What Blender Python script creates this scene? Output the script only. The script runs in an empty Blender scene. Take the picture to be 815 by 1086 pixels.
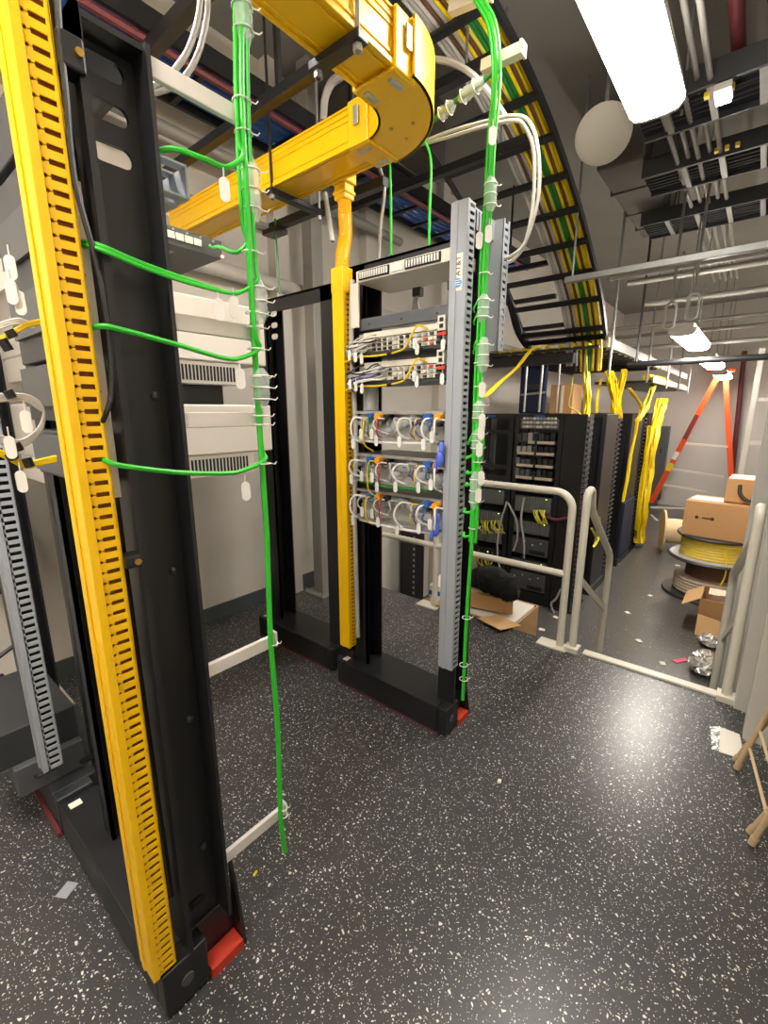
import bpy, bmesh, math, random
from mathutils import Vector, Matrix
random.seed(7)
PI = math.pi
SC = bpy.context.scene
COL = SC.collection

# ------------------------------------------------------------------ camera
FPX, CX, CY, H = 477.0, 407.5, 543.0, 1.43
TH = math.atan(107 / 477.0)
AZ = math.radians(39.47)
FW = Vector((math.cos(AZ) * math.cos(TH), math.sin(AZ) * math.cos(TH), -math.sin(TH)))
RT = Vector((math.sin(AZ), -math.cos(AZ), 0))
UP = RT.cross(FW)
cam = bpy.data.cameras.new('camera')
cam.sensor_fit = 'HORIZONTAL'; cam.sensor_width = 36.0
cam.lens = FPX / 815.0 * 36.0
cam.clip_start = 0.02; cam.clip_end = 100
co = bpy.data.objects.new('camera', cam); COL.objects.link(co)
co.location = (0, 0, H)
co.rotation_euler = FW.to_track_quat('-Z', 'Y').to_euler()
SC.camera = co

def _ray(px, py):
    return FW + RT * ((px - CX) / FPX) - UP * ((py - CY) / FPX)
def ax(px, py, X):
    d = _ray(px, py); return Vector((0, 0, H)) + d * (X / d.x)
def ay(px, py, Y):
    d = _ray(px, py); return Vector((0, 0, H)) + d * (Y / d.y)
def az(px, py, Z):
    d = _ray(px, py); return Vector((0, 0, H)) + d * ((Z - H) / d.z)

# ------------------------------------------------------------------ materials
def lin(c):
    return tuple(((v / 255) / 12.92 if v / 255 <= .04045 else ((v / 255 + .055) / 1.055) ** 2.4) for v in c)
M = {}
def mat(name, rgb, rough=.5, metal=0.0, var=.08, scale=12, bump=0.0, spec=.5, alpha=1.0, trans=0.0):
    m = bpy.data.materials.new(name); m.use_nodes = True
    nt = m.node_tree; b = nt.nodes['Principled BSDF']
    c = lin(rgb)
    b.inputs['Roughness'].default_value = rough
    b.inputs['Metallic'].default_value = metal
    b.inputs['Specular IOR Level'].default_value = spec
    tc = nt.nodes.new('ShaderNodeTexCoord')
    nz = nt.nodes.new('ShaderNodeTexNoise'); nz.inputs['Scale'].default_value = scale; nz.inputs['Detail'].default_value = 4
    nt.links.new(tc.outputs['Object'], nz.inputs['Vector'])
    mx = nt.nodes.new('ShaderNodeMix'); mx.data_type = 'RGBA'
    mx.inputs['A'].default_value = (*[v * (1 - var) for v in c], 1)
    mx.inputs['B'].default_value = (*[min(1, v * (1 + var)) for v in c], 1)
    nt.links.new(nz.outputs['Fac'], mx.inputs['Factor'])
    nt.links.new(mx.outputs['Result'], b.inputs['Base Color'])
    if bump:
        bp = nt.nodes.new('ShaderNodeBump'); bp.inputs['Strength'].default_value = bump; bp.inputs['Distance'].default_value = .01
        nt.links.new(nz.outputs['Fac'], bp.inputs['Height']); nt.links.new(bp.outputs['Normal'], b.inputs['Normal'])
    if alpha < 1: b.inputs['Alpha'].default_value = alpha
    if trans: b.inputs['Transmission Weight'].default_value = trans
    M[name] = m
    return m
def emit(name, rgb, s):
    m = bpy.data.materials.new(name); m.use_nodes = True
    b = m.node_tree.nodes['Principled BSDF']
    b.inputs['Base Color'].default_value = (.8, .8, .8, 1)
    b.inputs['Emission Color'].default_value = (*rgb, 1); b.inputs['Emission Strength'].default_value = s
    M[name] = m

mat('black', (31, 31, 33), .38, .0, .15, 6)
mat('charcoal', (62, 63, 66), .45, .2, .1, 8)
mat('darkgrey', (92, 94, 97), .5, .2, .08, 8)
mat('yellow', (250, 198, 8), .33, 0, .03, 2)
mat('yellow_tube', (245, 170, 10), .4, 0, .05, 9)
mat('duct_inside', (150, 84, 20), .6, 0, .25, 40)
mat('fibre', (238, 205, 20), .45, 0, .2, 30)
mat('fibre_pale', (214, 205, 70), .45, 0, .2, 30)
mat('green', (52, 190, 48), .4, 0, .08, 25)
mat('green_dark', (36, 120, 50), .4, 0, .1, 25)
mat('grey_duct', (158, 163, 170), .45, 0, .04, 8)
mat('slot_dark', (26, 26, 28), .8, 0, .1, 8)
mat('white', (218, 213, 206), .45, 0, .03, 6)
mat('white_arm', (216, 210, 205), .4, 0, .04, 10)
mat('beige_white', (214, 208, 194), .45, 0, .05, 8)
mat('tag', (226, 223, 217), .35, 0, .04, 60)
mat('clear', (236, 238, 238), .18, 0, .05, 90, .6, alpha=.34)
mat('clear_thin', (240, 238, 220), .15, 0, .05, 40, 0, .6, alpha=.10)
mat('rope', (206, 190, 166), .6, 0, .1, 30)
mat('sheath', (205, 202, 196), .4, 0, .06, 30)
mat('grey_cable', (176, 174, 172), .45, 0, .06, 30)
mat('rail', (222, 216, 200), .38, 0, .04, 9)
mat('wall', (206, 200, 191), .75, 0, .05, 2.5, .05)
mat('wall_far', (204, 200, 194), .75, 0, .04, 2)
mat('ceil', (136, 132, 126), .85, 0, .12, 1.8, .1)
mat('steel', (188, 188, 186), .35, .75, .08, 15)
mat('galv', (150, 150, 148), .45, .6, .15, 20)
mat('duct_metal', (96, 92, 86), .6, .3, .12, 3)
mat('pipe_grey', (150, 146, 140), .5, .2, .08, 6)
mat('pipe_white', (200, 196, 190), .5, 0, .05, 6)
mat('red', (200, 62, 42), .45, 0, .08, 20)
mat('red_pipe', (104, 40, 44), .45, 0, .1, 10)
mat('orange', (238, 84, 30), .45, 0, .06, 12)
mat('blue', (40, 96, 178), .45, 0, .08, 30)
mat('blue_glove', (84, 108, 214), .4, 0, .1, 40)
mat('navy', (30, 36, 66), .8, 0, .2, 12, .2)
mat('orange_plug', (236, 160, 20), .45, 0, .08, 30)
mat('card', (186, 140, 92), .75, 0, .07, 7, .05)
mat('card_light', (206, 164, 112), .75, 0, .07, 7, .05)
mat('wood', (232, 206, 164), .6, 0, .12, 9, .05)
mat('reel_black', (52, 50, 48), .5, 0, .1, 8)
mat('brown', (98, 66, 40), .65, 0, .15, 14, .1)
mat('paper', (232, 226, 214), .7, 0, .03, 5)
mat('tape', (224, 214, 196), .3, 0, .08, 30, .2)
mat('foil', (196, 194, 190), .22, .6, .25, 30, .9)
mat('tan', (206, 178, 140), .42, 0, .06, 14)
mat('rubber', (70, 76, 78), .6, 0, .06, 6)
mat('plate', (96, 96, 98), .5, .4, .1, 16)
mat('module', (112, 116, 116), .5, .2, .18, 40)
mat('silver_face', (172, 170, 164), .38, .35, .15, 60)
mat('cloth_black', (18, 18, 19), .95, 0, .3, 30, .5)
mat('brass', (200, 160, 80), .3, .9, .1, 30)
mat('pink', (224, 70, 110), .5, 0, .05, 10)
mat('globe_blue', (54, 150, 214), .4, 0, .1, 30)
mat('ink', (52, 50, 48), .7, 0, .05, 30)
mat('violet', (92, 80, 150), .5, 0, .1, 30)
mat('maroon', (110, 50, 52), .5, 0, .1, 20)
mat('disc', (190, 184, 170), .6, 0, .04, 8)
emit('lamp', (1.0, .95, .87), 30)
emit('lamp_far', (1.0, .94, .84), 34)
emit('lamp_aisle', (1.0, .94, .84), 58)
emit('lamp_fill', (1.0, .94, .86), 46)
emit('lamp_small', (.95, .9, 1.0), 14)
emit('led_red', (1.0, .12, .1), 3)
emit('led_green', (.5, 1.0, .1), 2.5)
emit('led_amber', (1.0, .75, .1), 2)

def floor_mat(name, base, fleck, dens, rough, sc):
    m = bpy.data.materials.new(name); m.use_nodes = True
    nt = m.node_tree; N = nt.nodes; L = nt.links; b = N['Principled BSDF']
    tc = N.new('ShaderNodeTexCoord')
    dn = N.new('ShaderNodeTexNoise'); dn.inputs['Scale'].default_value = 45; dn.inputs['Detail'].default_value = 2
    L.new(tc.outputs['Object'], dn.inputs['Vector'])
    sub = N.new('ShaderNodeVectorMath'); sub.operation = 'SUBTRACT'; sub.inputs[1].default_value = (.5, .5, .5)
    L.new(dn.outputs['Color'], sub.inputs[0])
    scl = N.new('ShaderNodeVectorMath'); scl.operation = 'SCALE'; scl.inputs['Scale'].default_value = .022
    L.new(sub.outputs[0], scl.inputs[0])
    add = N.new('ShaderNodeVectorMath'); add.operation = 'ADD'
    L.new(tc.outputs['Object'], add.inputs[0]); L.new(scl.outputs[0], add.inputs[1])
    prev = None
    for k, (s, r, g) in enumerate(((sc, .26, dens), (sc * 2.1, .27, dens * .85))):
        v = N.new('ShaderNodeTexVoronoi'); v.inputs['Scale'].default_value = s
        v.voronoi_dimensions = '2D'
        L.new(add.outputs[0], v.inputs['Vector'])
        sp = N.new('ShaderNodeSeparateColor'); L.new(v.outputs['Color'], sp.inputs[0])
        rm = N.new('ShaderNodeMapRange'); rm.inputs['From Min'].default_value = 1 - g; rm.inputs['From Max'].default_value = 1
        rm.inputs['To Min'].default_value = 0; rm.inputs['To Max'].default_value = r
        L.new(sp.outputs[0], rm.inputs['Value'])
        lt = N.new('ShaderNodeMath'); lt.operation = 'LESS_THAN'
        L.new(v.outputs['Distance'], lt.inputs[0]); L.new(rm.outputs[0], lt.inputs[1])
        if prev is None: prev = lt
        else:
            mxm = N.new('ShaderNodeMath'); mxm.operation = 'MAXIMUM'
            L.new(prev.outputs[0], mxm.inputs[0]); L.new(lt.outputs[0], mxm.inputs[1]); prev = mxm
    big = N.new('ShaderNodeTexNoise'); big.inputs['Scale'].default_value = 2.2; big.inputs['Detail'].default_value = 6
    L.new(tc.outputs['Object'], big.inputs['Vector'])
    bc = N.new('ShaderNodeMix'); bc.data_type = 'RGBA'
    c = lin(base)
    bc.inputs['A'].default_value = (*[q * .88 for q in c], 1); bc.inputs['B'].default_value = (*[q * 1.15 for q in c], 1)
    L.new(big.outputs['Fac'], bc.inputs['Factor'])
    mx = N.new('ShaderNodeMix'); mx.data_type = 'RGBA'
    L.new(prev.outputs[0], mx.inputs['Factor']); L.new(bc.outputs['Result'], mx.inputs['A'])
    mx.inputs['B'].default_value = (*lin(fleck), 1)
    L.new(mx.outputs['Result'], b.inputs['Base Color'])
    fine = N.new('ShaderNodeTexNoise'); fine.inputs['Scale'].default_value = 60; fine.inputs['Detail'].default_value = 3
    L.new(tc.outputs['Object'], fine.inputs['Vector'])
    rr = N.new('ShaderNodeMapRange'); rr.inputs['To Min'].default_value = rough - .03; rr.inputs['To Max'].default_value = rough + .05
    L.new(big.outputs['Fac'], rr.inputs['Value']); L.new(rr.outputs[0], b.inputs['Roughness'])
    bp = N.new('ShaderNodeBump'); bp.inputs['Strength'].default_value = .12; bp.inputs['Distance'].default_value = .004
    L.new(fine.outputs['Fac'], bp.inputs['Height']); L.new(bp.outputs['Normal'], b.inputs['Normal'])
    M[name] = m
floor_mat('floor', (60, 60, 60), (220, 217, 210), .42, .30, 78)
floor_mat('floor_low', (84, 82, 80), (200, 196, 188), .08, .30, 60)

# ------------------------------------------------------------------ mesh builder
class MB:
    def __init__(s): s.v = []; s.f = []
    def quad(s, *p):
        n = len(s.v); s.v += [Vector(q) for q in p]; s.f.append(tuple(range(n, n + len(p)))); return s
    def box(s, x0, x1, y0, y1, z0, z1):
        n = len(s.v)
        for z in (z0, z1):
            for x, y in ((x0, y0), (x1, y0), (x1, y1), (x0, y1)): s.v.append(Vector((x, y, z)))
        for f in ((3, 2, 1, 0), (4, 5, 6, 7), (0, 1, 5, 4), (1, 2, 6, 5), (2, 3, 7, 6), (3, 0, 4, 7)): s.f.append(tuple(n + i for i in f))
        return s
    def obox(s, c, u, v, w):
        c, u, v, w = map(Vector, (c, u, v, w)); n = len(s.v)
        for k in (-1, 1):
            for i, j in ((-1, -1), (1, -1), (1, 1), (-1, 1)): s.v.append(c + u * i + v * j + w * k)
        fs = ((3, 2, 1, 0), (4, 5, 6, 7), (0, 1, 5, 4), (1, 2, 6, 5), (2, 3, 7, 6), (3, 0, 4, 7))
        flip = u.cross(v).dot(w) < 0
        for f in fs: s.f.append(tuple(n + i for i in (reversed(f) if flip else f)))
        return s
    def bar(s, a, b, wd, ht, up=(0, 0, 1)):
        a, b = Vector(a), Vector(b); d = (b - a); up = Vector(up)
        if abs(d.normalized().dot(up)) > .95: up = Vector((1, 0, 0))
        sd = d.cross(up).normalized(); u2 = sd.cross(d).normalized()
        return s.obox((a + b) / 2, d / 2, sd * wd / 2, u2 * ht / 2)
    def tube(s, pts, r, n=8, cap=True):
        pts = [Vector(p) for p in pts]
        rs = r if isinstance(r, (list, tuple)) else [r] * len(pts)
        base = len(s.v); prev = None
        for i, p in enumerate(pts):
            t = (pts[min(i + 1, len(pts) - 1)] - pts[max(i - 1, 0)]).normalized()
            if prev is None:
                a = Vector((0, 0, 1)) if abs(t.z) < .9 else Vector((1, 0, 0))
                nn = t.cross(a).normalized()
            else:
                nn = prev - t * prev.dot(t)
                nn = nn.normalized() if nn.length > 1e-6 else t.orthogonal().normalized()
            prev = nn; bb = t.cross(nn)
            for k in range(n):
                an = 2 * PI * k / n
                s.v.append(p + (nn * math.cos(an) + bb * math.sin(an)) * rs[i])
        for i in range(len(pts) - 1):
            for k in range(n):
                s.f.append((base + i * n + k, base + i * n + (k + 1) % n, base + (i + 1) * n + (k + 1) % n, base + (i + 1) * n + k))
        if cap:
            s.f.append(tuple(base + k for k in reversed(range(n))))
            e = base + (len(pts) - 1) * n
            s.f.append(tuple(e + k for k in range(n)))
        return s
    def cyl(s, a, b, r, n=16): return s.tube([a, b], r, n)
    def lathe(s, prof, c, axis=(0, 0, 1), n=32):
        ax_ = Vector(axis).normalized(); e1 = ax_.orthogonal().normalized(); e2 = ax_.cross(e1); c = Vector(c); base = len(s.v)
        for r, h in prof:
            for k in range(n):
                an = 2 * PI * k / n; s.v.append(c + ax_ * h + (e1 * math.cos(an) + e2 * math.sin(an)) * max(r, 1e-5))
        for i in range(len(prof) - 1):
            for k in range(n):
                s.f.append((base + i * n + k, base + i * n + (k + 1) % n, base + (i + 1) * n + (k + 1) % n, base + (i + 1) * n + k))
        s.f.append(tuple(base + k for k in reversed(range(n))))
        e = base + (len(prof) - 1) * n; s.f.append(tuple(e + k for k in range(n)))
        return s
    def sphere(s, c, r, sc=(1, 1, 1), n=12, m=8):
        c = Vector(c)
        base = len(s.v)
        for i in range(m + 1):
            a = -PI / 2 + PI * i / m
            for k in range(n):
                b = 2 * PI * k / n
                s.v.append(c + Vector((math.cos(a) * math.cos(b) * sc[0], math.cos(a) * math.sin(b) * sc[1], math.sin(a) * sc[2])) * r)
        for i in range(m):
            for k in range(n):
                s.f.append((base + i * n + k, base + i * n + (k + 1) % n, base + (i + 1) * n + (k + 1) % n, base + (i + 1) * n + k))
        return s
    def prism(s, poly, u, v, w, o):
        """poly in (u,v) coords about origin o, extruded by vector w"""
        u, v, w, o = map(Vector, (u, v, w, o)); n = len(s.v); k = len(poly)
        for q in (0, 1):
            for a, b in poly: s.v.append(o + u * a + v * b + w * q)
        s.f.append(tuple(n + i for i in range(k))); s.f.append(tuple(n + k + i for i in reversed(range(k))))
        for i in range(k): s.f.append((n + (i + 1) % k, n + i, n + k + i, n + k + (i + 1) % k))
        return s

def root_of(o):
    while o.parent: o = o.parent
    return o
def obj(name, mb, m, parent=None, smooth=False, bevel=0, loc=None, kind=None, label=None):
    if parent is not None: off = root_of(parent).location.copy()
    elif loc is not None: off = Vector(loc)
    else:
        xs = [v.x for v in mb.v]; ys = [v.y for v in mb.v]; zs = [v.z for v in mb.v]
        off = Vector(((min(xs) + max(xs)) / 2, (min(ys) + max(ys)) / 2, min(zs)))
    me = bpy.data.meshes.new(name)
    me.from_pydata([tuple(v - off) for v in mb.v], [], mb.f)
    bm = bmesh.new(); bm.from_mesh(me); bmesh.ops.recalc_face_normals(bm, faces=bm.faces); bm.to_mesh(me); bm.free()
    if smooth:
        for p in me.polygons: p.use_smooth = True
        try: me.set_sharp_from_angle(angle=math.radians(40))
        except Exception: pass
    me.materials.append(M[m] if isinstance(m, str) else m)
    o = bpy.data.objects.new(name, me); COL.objects.link(o)
    if parent is not None: o.parent = parent
    else: o.location = off
    if bevel:
        b = o.modifiers.new('bevel', 'BEVEL'); b.width = bevel; b.segments = 2; b.limit_method = 'ANGLE'
    if kind: o['kind'] = kind
    if label: o['label'] = label
    return o
def tag(o, label, cat, group=None, kind=None):
    o['label'] = label; o['category'] = cat
    if group: o['group'] = group
    if kind: o['kind'] = kind
    return o
def thing(name, label, cat, loc, group=None):
    o = bpy.data.objects.new(name, None); COL.objects.link(o); o.location = loc; o.empty_display_size = .1
    return tag(o, label, cat, group)
def struct(name, mb, m, **k):
    return obj(name, mb, m, kind='structure', **k)
def spl(pts, sub=8):
    P = [Vector(p) for p in pts]; P = [P[0] * 2 - P[1]] + P + [P[-1] * 2 - P[-2]]; out = []
    for i in range(1, len(P) - 2):
        for k in range(sub):
            t = k / sub; a, b, c, d = P[i - 1], P[i], P[i + 1], P[i + 2]
            out.append(.5 * ((2 * b) + (c - a) * t + (2 * a - 5 * b + 4 * c - d) * t * t + (3 * b - a - 3 * c + d) * t ** 3))
    out.append(P[-2]); return out
def text(name, body, size, loc, xdir, ydir, m, parent):
    cu = bpy.data.curves.new(name, 'FONT'); cu.body = body; cu.size = size; cu.extrude = .0004; cu.align_x = 'CENTER'; cu.align_y = 'CENTER'
    tmp = bpy.data.objects.new('tmp', cu); COL.objects.link(tmp)
    dg = bpy.context.evaluated_depsgraph_get(); me = bpy.data.meshes.new_from_object(tmp.evaluated_get(dg))
    bpy.data.objects.remove(tmp)
    x = Vector(xdir).normalized(); y = Vector(ydir).normalized(); zc = x.cross(y)
    mw = Matrix((x, y, zc)).transposed().to_4x4(); mw.translation = Vector(loc) - (root_of(parent).location if parent else Vector())
    me.transform(mw); me.materials.append(M[m])
    o = bpy.data.objects.new(name, me); COL.objects.link(o)
    if parent: o.parent = parent
    return o
def copy_tree(o, parent=None):
    c = o.copy(); COL.objects.link(c)
    if parent is not None: c.parent = parent
    for ch in list(o.children): copy_tree(ch, c)
    return c

# ================================================================== SETTING
EDGE = 2.70
struct('floor', MB().box(-1.7, EDGE, -.45, 2.9, -.12, 0), 'floor')
struct('floor_lower', MB().box(EDGE - .3, 12.4, -.95, 2.9, -.8, -.7), 'floor_low')
struct('trim_1', MB().box(EDGE - .045, EDGE + .012, -.10, .64, -.03, .012), 'rail', bevel=.004)      # light nosing on the platform edge
struct('trim_2', MB().box(EDGE, EDGE + .02, -.45, 2.9, -.70, -.02), 'rubber')                         # riser under the platform edge
st = MB()
for k in range(3): st.box(EDGE + .02, EDGE + .02 + .24 * (3 - k), -.06, .66, -.70 + .175 * k, -.70 + .175 * (k + 1))
struct('trim_3', st, 'rubber')
struct('wall_left', MB().box(-1.7, 12.4, 2.78, 2.9, -.8, 3.7), 'wall')
struct('wall_far', MB().box(12.1, 12.3, -.95, 2.78, -.8, 3.7), 'wall_far')
struct('wall_back', MB().box(-1.7, -1.6, -.95, 2.78, -.2, 3.7), 'wall')
struct('wall_right', MB().box(-1.6, 2.33, -.5, -.37, 0, 3.7), 'wall')
struct('wall_right_lower', MB().box(EDGE + .35, 12.1, -.95, -.8, -.8, 3.7), 'wall_far')
struct('ceiling', MB().box(-1.7, 12.4, -.95, 2.9, 3.6, 3.75), 'ceil')
struct('baseboard_left', MB().box(-1.6, EDGE, 2.765, 2.78, 0, .10), 'rubber')
struct('baseboard_right', MB().box(-1.6, 2.33, -.37, -.355, 0, .10), 'rubber')
struct('trim_4', MB().box(2.36, 2.44, -.5, -.13, 0, 3.6), 'wall', bevel=.004)
struct('trim_9', MB().box(2.60, 2.64, -.5, -.088, 0, 3.6), 'wall', bevel=.003)
struct('trim_10', MB().box(2.44, 2.60, -.5, -.2, 0, 3.6), 'rubber')       # dark teal recess in the right wall, the gap's shadow put into its colour
struct('trim_5', MB().box(3.60, 3.80, -.8, -.02, -.7, 3.6), 'wall', bevel=.01)     # grey column right of the stair
# wall ribs / pilasters on the left wall and square steel post
for i, xx in enumerate((2.12, 3.05, 4.2)):
    struct('trim_%d' % (6 + i), MB().box(xx, xx + .12, 2.70, 2.78, 0 if xx < EDGE else -.7, 3.6), 'wall')
sp = thing('steel_post', 'square grey steel post standing on a plate by the grey wall', 'post', (2.33, 2.56, 0))
obj('shaft', MB().box(2.28, 2.38, 2.51, 2.61, .012, 3.6), 'pipe_grey', sp, bevel=.006)
obj('base_plate', MB().box(2.22, 2.44, 2.45, 2.67, 0, .012), 'pipe_grey', sp)
for a, b in ((2.24, 2.47), (2.42, 2.47), (2.24, 2.65), (2.42, 2.65)):
    obj('anchor_bolt', MB().cyl((a, b, .012), (a, b, .03), .008, 8), 'steel', sp)

# ================================================================== RACKS
def rack(label, y0, y1, xf, top=2.05, base_m='black', hole=True, lp=None, narrow=False):
    """seismic two-post rack: fronts face -X; base runs along Y"""
    t = thing('equipment_rack', label, 'rack', (xf + .1, (y0 + y1) / 2, 0))
    b = MB().box(xf, xf + .215, y0 + .045, y1, .012, .14)
    b.box(xf, xf + .11, y0, y0 + .045, .012, .14)
    obj('base', b, base_m, t, bevel=.004)
    obj('slot_hole', MB().prism([(math.cos(2 * PI * a / 14) * .012 + (.014 if math.cos(2 * PI * a / 14) > 0 else -.014), math.sin(2 * PI * a / 14) * .012) for a in range(14)], (1, 0, 0), (0, 0, 1), (0, -.002, 0), (xf + .118, y0 + .0545, .20)), 'slot_dark', t)
    obj('floor_shim', MB().box(xf + .004, xf + .2, y0 + .05, y1, 0, .012), 'black' if xf < 1 else 'maroon', t)
    obj('foot_pad', MB().box(xf + .115, xf + .205, y0 - .004, y0 + .043, 0, .03), 'red', t, label='red foot pad in the notch')
    f = MB().prism([(0, 0), (.05, 0), (.02, .2), (0, .26)], (0, -1, 0), (0, 0, 1), (.008, 0, 0), (xf + .207, y0 + .045, .012))
    obj('gusset', f, base_m, t)
    for s, (pa, pb) in enumerate(((y0, y0 + .085), lp or (y1 - .16, y1 - .06))):
        xa, xb = xf + .065, xf + .182
        if s == 0 and narrow: xa += .07
        if s == 1 and lp: xb = xa + .06
        p = MB()
        if s == 0:
            p.box(xa + .01, xb - .008, y0 + .055, y0 + .063, .30, top - .20)        # web, with oval holes above
            p.box(xa, xa + .012, y0, y0 + .085, .14, top)
            p.box(xb - .008, xb, y0, y0 + .075, .14, top)
            p.box(xa + .01, xb - .008, y0 + .055, y0 + .063, .14, .30)
            p.box(xa + .01, xb - .008, y0 + .055, y0 + .063, top - .006, top)
            for k in range(3):
                z0 = top - .006 - .065 * (k + 1); z1 = z0 + .065; zc = (z0 + z1) / 2; hw = .034; r = .016
                w0, w1 = xa + .01, xb - .008; xc = (w0 + w1) / 2; ya, yb = y0 + .055, y0 + .063
                outer = [(w0, z0), (w1, z0), (w1, z1), (w0, z1)]
                inner = []
                for q in range(16):
                    an = 2 * PI * (q + .5) / 16
                    dx = math.cos(an) * r + (hw - r if math.cos(an) > 0 else -(hw - r)); dz = math.sin(an) * r
                    inner.append((xc + dx, zc + dz))
                def edge(q):
                    an = 2 * PI * (q + .5) / 16; c, s_ = math.cos(an), math.sin(an)
                    k_ = 1 / max(abs(c), abs(s_)); return (xc + c * k_ * (w1 - w0) / 2, (z0 + z1) / 2 + s_ * k_ * (z1 - z0) / 2)
                ed = [edge(q) for q in range(16)]
                for q in range(16):
                    r_ = (q + 1) % 16
                    p.quad((inner[q][0], ya, inner[q][1]), (inner[r_][0], ya, inner[r_][1]), (ed[r_][0], ya, ed[r_][1]), (ed[q][0], ya, ed[q][1]))
                    p.quad((inner[q][0], ya, inner[q][1]), (inner[r_][0], ya, inner[r_][1]), (inner[r_][0], yb, inner[r_][1]), (inner[q][0], yb, inner[q][1]))
                for (cx_, cz_, qs) in ((w1, z1, (1, 2)), (w0, z1, (5, 6)), (w0, z0, (9, 10)), (w1, z0, (13, 14))):
                    p.quad((cx_, ya, cz_), (ed[qs[0]][0], ya, ed[qs[0]][1]), (ed[qs[1]][0], ya, ed[qs[1]][1]))
        else:
            p.box(xa, xa + .01, pa, pb, .14, top); p.box(xb - .008, xb, pa, pb, .14, top); p.box(xa, xb, pb - .008, pb, .14, top)
            p.box(xa, xa + .012, pa, pa + .012, .14, top)
        obj('post', p, 'black', t)
    tb = MB().box(xf + .065, xf + .075, y0, y1 - .06, top - .07, top); tb.box(xf + .065, xf + .18, y0 + .01, y1 - .06, top - .01, top)
    obj('top_bar', tb, 'black', t)
    obj('sticker', MB().box(xf + .02, xf + .055, y1 - .05, y1 - .022, .14, .1415), 'paper', t, label='small white sticker on the base')
    for zz in (.35, .72, 1.09, 1.46):
        obj('bolt', MB().sphere((xf + .15, y0 + .052, zz), .009, n=8, m=5), 'charcoal', t)
    if hole:
        obj('hole_plug', MB().cyl((xf + .055, y0 - .003, .075), (xf + .055, y0 + .002, .075), .016, 14), 'plate', t)
    return t

rA = rack('black open rack nearest the camera with a long yellow slotted duct', .895, 1.64, .276, 2.04, lp=(1.36, 1.42))
rA2 = rack('black rack behind the nearest rack holding two white boxes', 1.665, 2.41, .276, 2.0, 'charcoal', narrow=True)
rC = rack('black rack with wired shelves and a grey slotted duct at its end', .895, 1.57, 1.515, 2.05)
rB = rack('empty black rack standing in front of the grey wall post', 1.655, 2.335, 1.56, 2.02)
# holes in the upper left post of the empty rack
for q in ((290.5, 333), (291, 345), (291.5, 357)):
    c = ax(*q, 1.6235)
    o = MB().prism([(math.cos(2 * PI * a / 14) * .014 + (.012 if math.cos(2 * PI * a / 14) > 0 else -.012), math.sin(2 * PI * a / 14) * .014) for a in range(14)], (0, 1, 0), (0, 0, 1), (.0012, 0, 0), c)
    obj('slot_hole', o, 'wall', rB, label='oval hole showing the wall')
# cantilever arms of rack A
for zz in (2.014, 1.60, 1.412, .845, .312):
    a = MB().box(.458, .652, .902, .914, zz - .016, zz + .016); a.box(.644, .652, .896, .93, zz - .016, zz + .026)
    obj('cable_arm', a, 'white_arm', rA, bevel=.002, label='white cantilever arm')

# ---------------- slotted wire ducts
def wire_duct(label, xa, xb, ya, yb, z0, z1, body, inside, name='wire_duct', pitch=.0208, keyhole=True):
    t = thing(name, label, 'cable duct', (xa, ya, z0))
    th = .003
    b = MB().box(xa, xa + th, ya, yb, z0, z1); b.box(xb - th, xb, ya, yb, z0, z1); b.box(xa, xb, yb - th, yb, z0, z1)
    obj('channel', b, body, t, bevel=.0008)
    cv = MB().box(xa - .006, xa, ya - .002, yb + .002, z0, z1); cv.box(xa - .006, xa + .009, ya - .004, ya - .001, z0, z1)
    cv.box(xa - .009, xa - .006, ya + (yb - ya) * .55, ya + (yb - ya) * .75, z0, z1)
    obj('cover', cv, body, t, bevel=.0012)
    w = xb - xa; sw = MB(); n = int((z1 - z0) / pitch)
    a0, a1, a2, a3 = xa + .009, xa + .22 * w + .004, xa + .46 * w, xb - .14 * w
    yy0, yy1 = ya, ya + th
    sw.box(a3, xb, yy0, yy1, z0, z1); sw.box(xa, a0, yy0, yy1, z0, z1)
    for k in range(n):
        zb = z0 + k * pitch
        if keyhole:
            m_ = xa + .30 * w; n_ = xa + .40 * w
            sw.box(a0, m_, yy0, yy1, zb, zb + pitch * .37); sw.box(a0, m_, yy0, yy1, zb + pitch * .63, zb + pitch)
            sw.box(m_, n_, yy0, yy1, zb, zb + pitch * .46); sw.box(m_, n_, yy0, yy1, zb + pitch * .54, zb + pitch)
            sw.box(n_, a3, yy0, yy1, zb, zb + pitch * .30); sw.box(n_, a3, yy0, yy1, zb + pitch * .70, zb + pitch)
        else:
            sw.box(a0, a3, yy0, yy1, zb, zb + pitch * .52)
            sw.box(a0, a1, yy0, yy1, zb, zb + pitch)
    sw.box(a0, a3, yy0, yy1, z0 + n * pitch, z1)
    obj('slotted_wall', sw, body, t)
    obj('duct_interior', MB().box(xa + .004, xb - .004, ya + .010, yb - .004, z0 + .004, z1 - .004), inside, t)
    return t
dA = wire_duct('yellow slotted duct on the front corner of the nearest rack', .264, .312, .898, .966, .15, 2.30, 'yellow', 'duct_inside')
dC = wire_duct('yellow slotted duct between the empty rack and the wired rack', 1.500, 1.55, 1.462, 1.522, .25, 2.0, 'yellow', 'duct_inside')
obj('end_collar', MB().box(1.492, 1.556, 1.456, 1.528, 1.93, 2.03), 'yellow', dC, bevel=.004)
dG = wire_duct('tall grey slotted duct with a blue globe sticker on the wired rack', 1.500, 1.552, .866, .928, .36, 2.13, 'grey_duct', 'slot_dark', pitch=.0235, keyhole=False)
dL = wire_duct('grey slotted duct at the left edge behind the yellow duct', .262, .312, 1.66, 1.72, .27, 2.0, 'grey_duct', 'slot_dark', pitch=.0235, keyhole=False)
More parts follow.
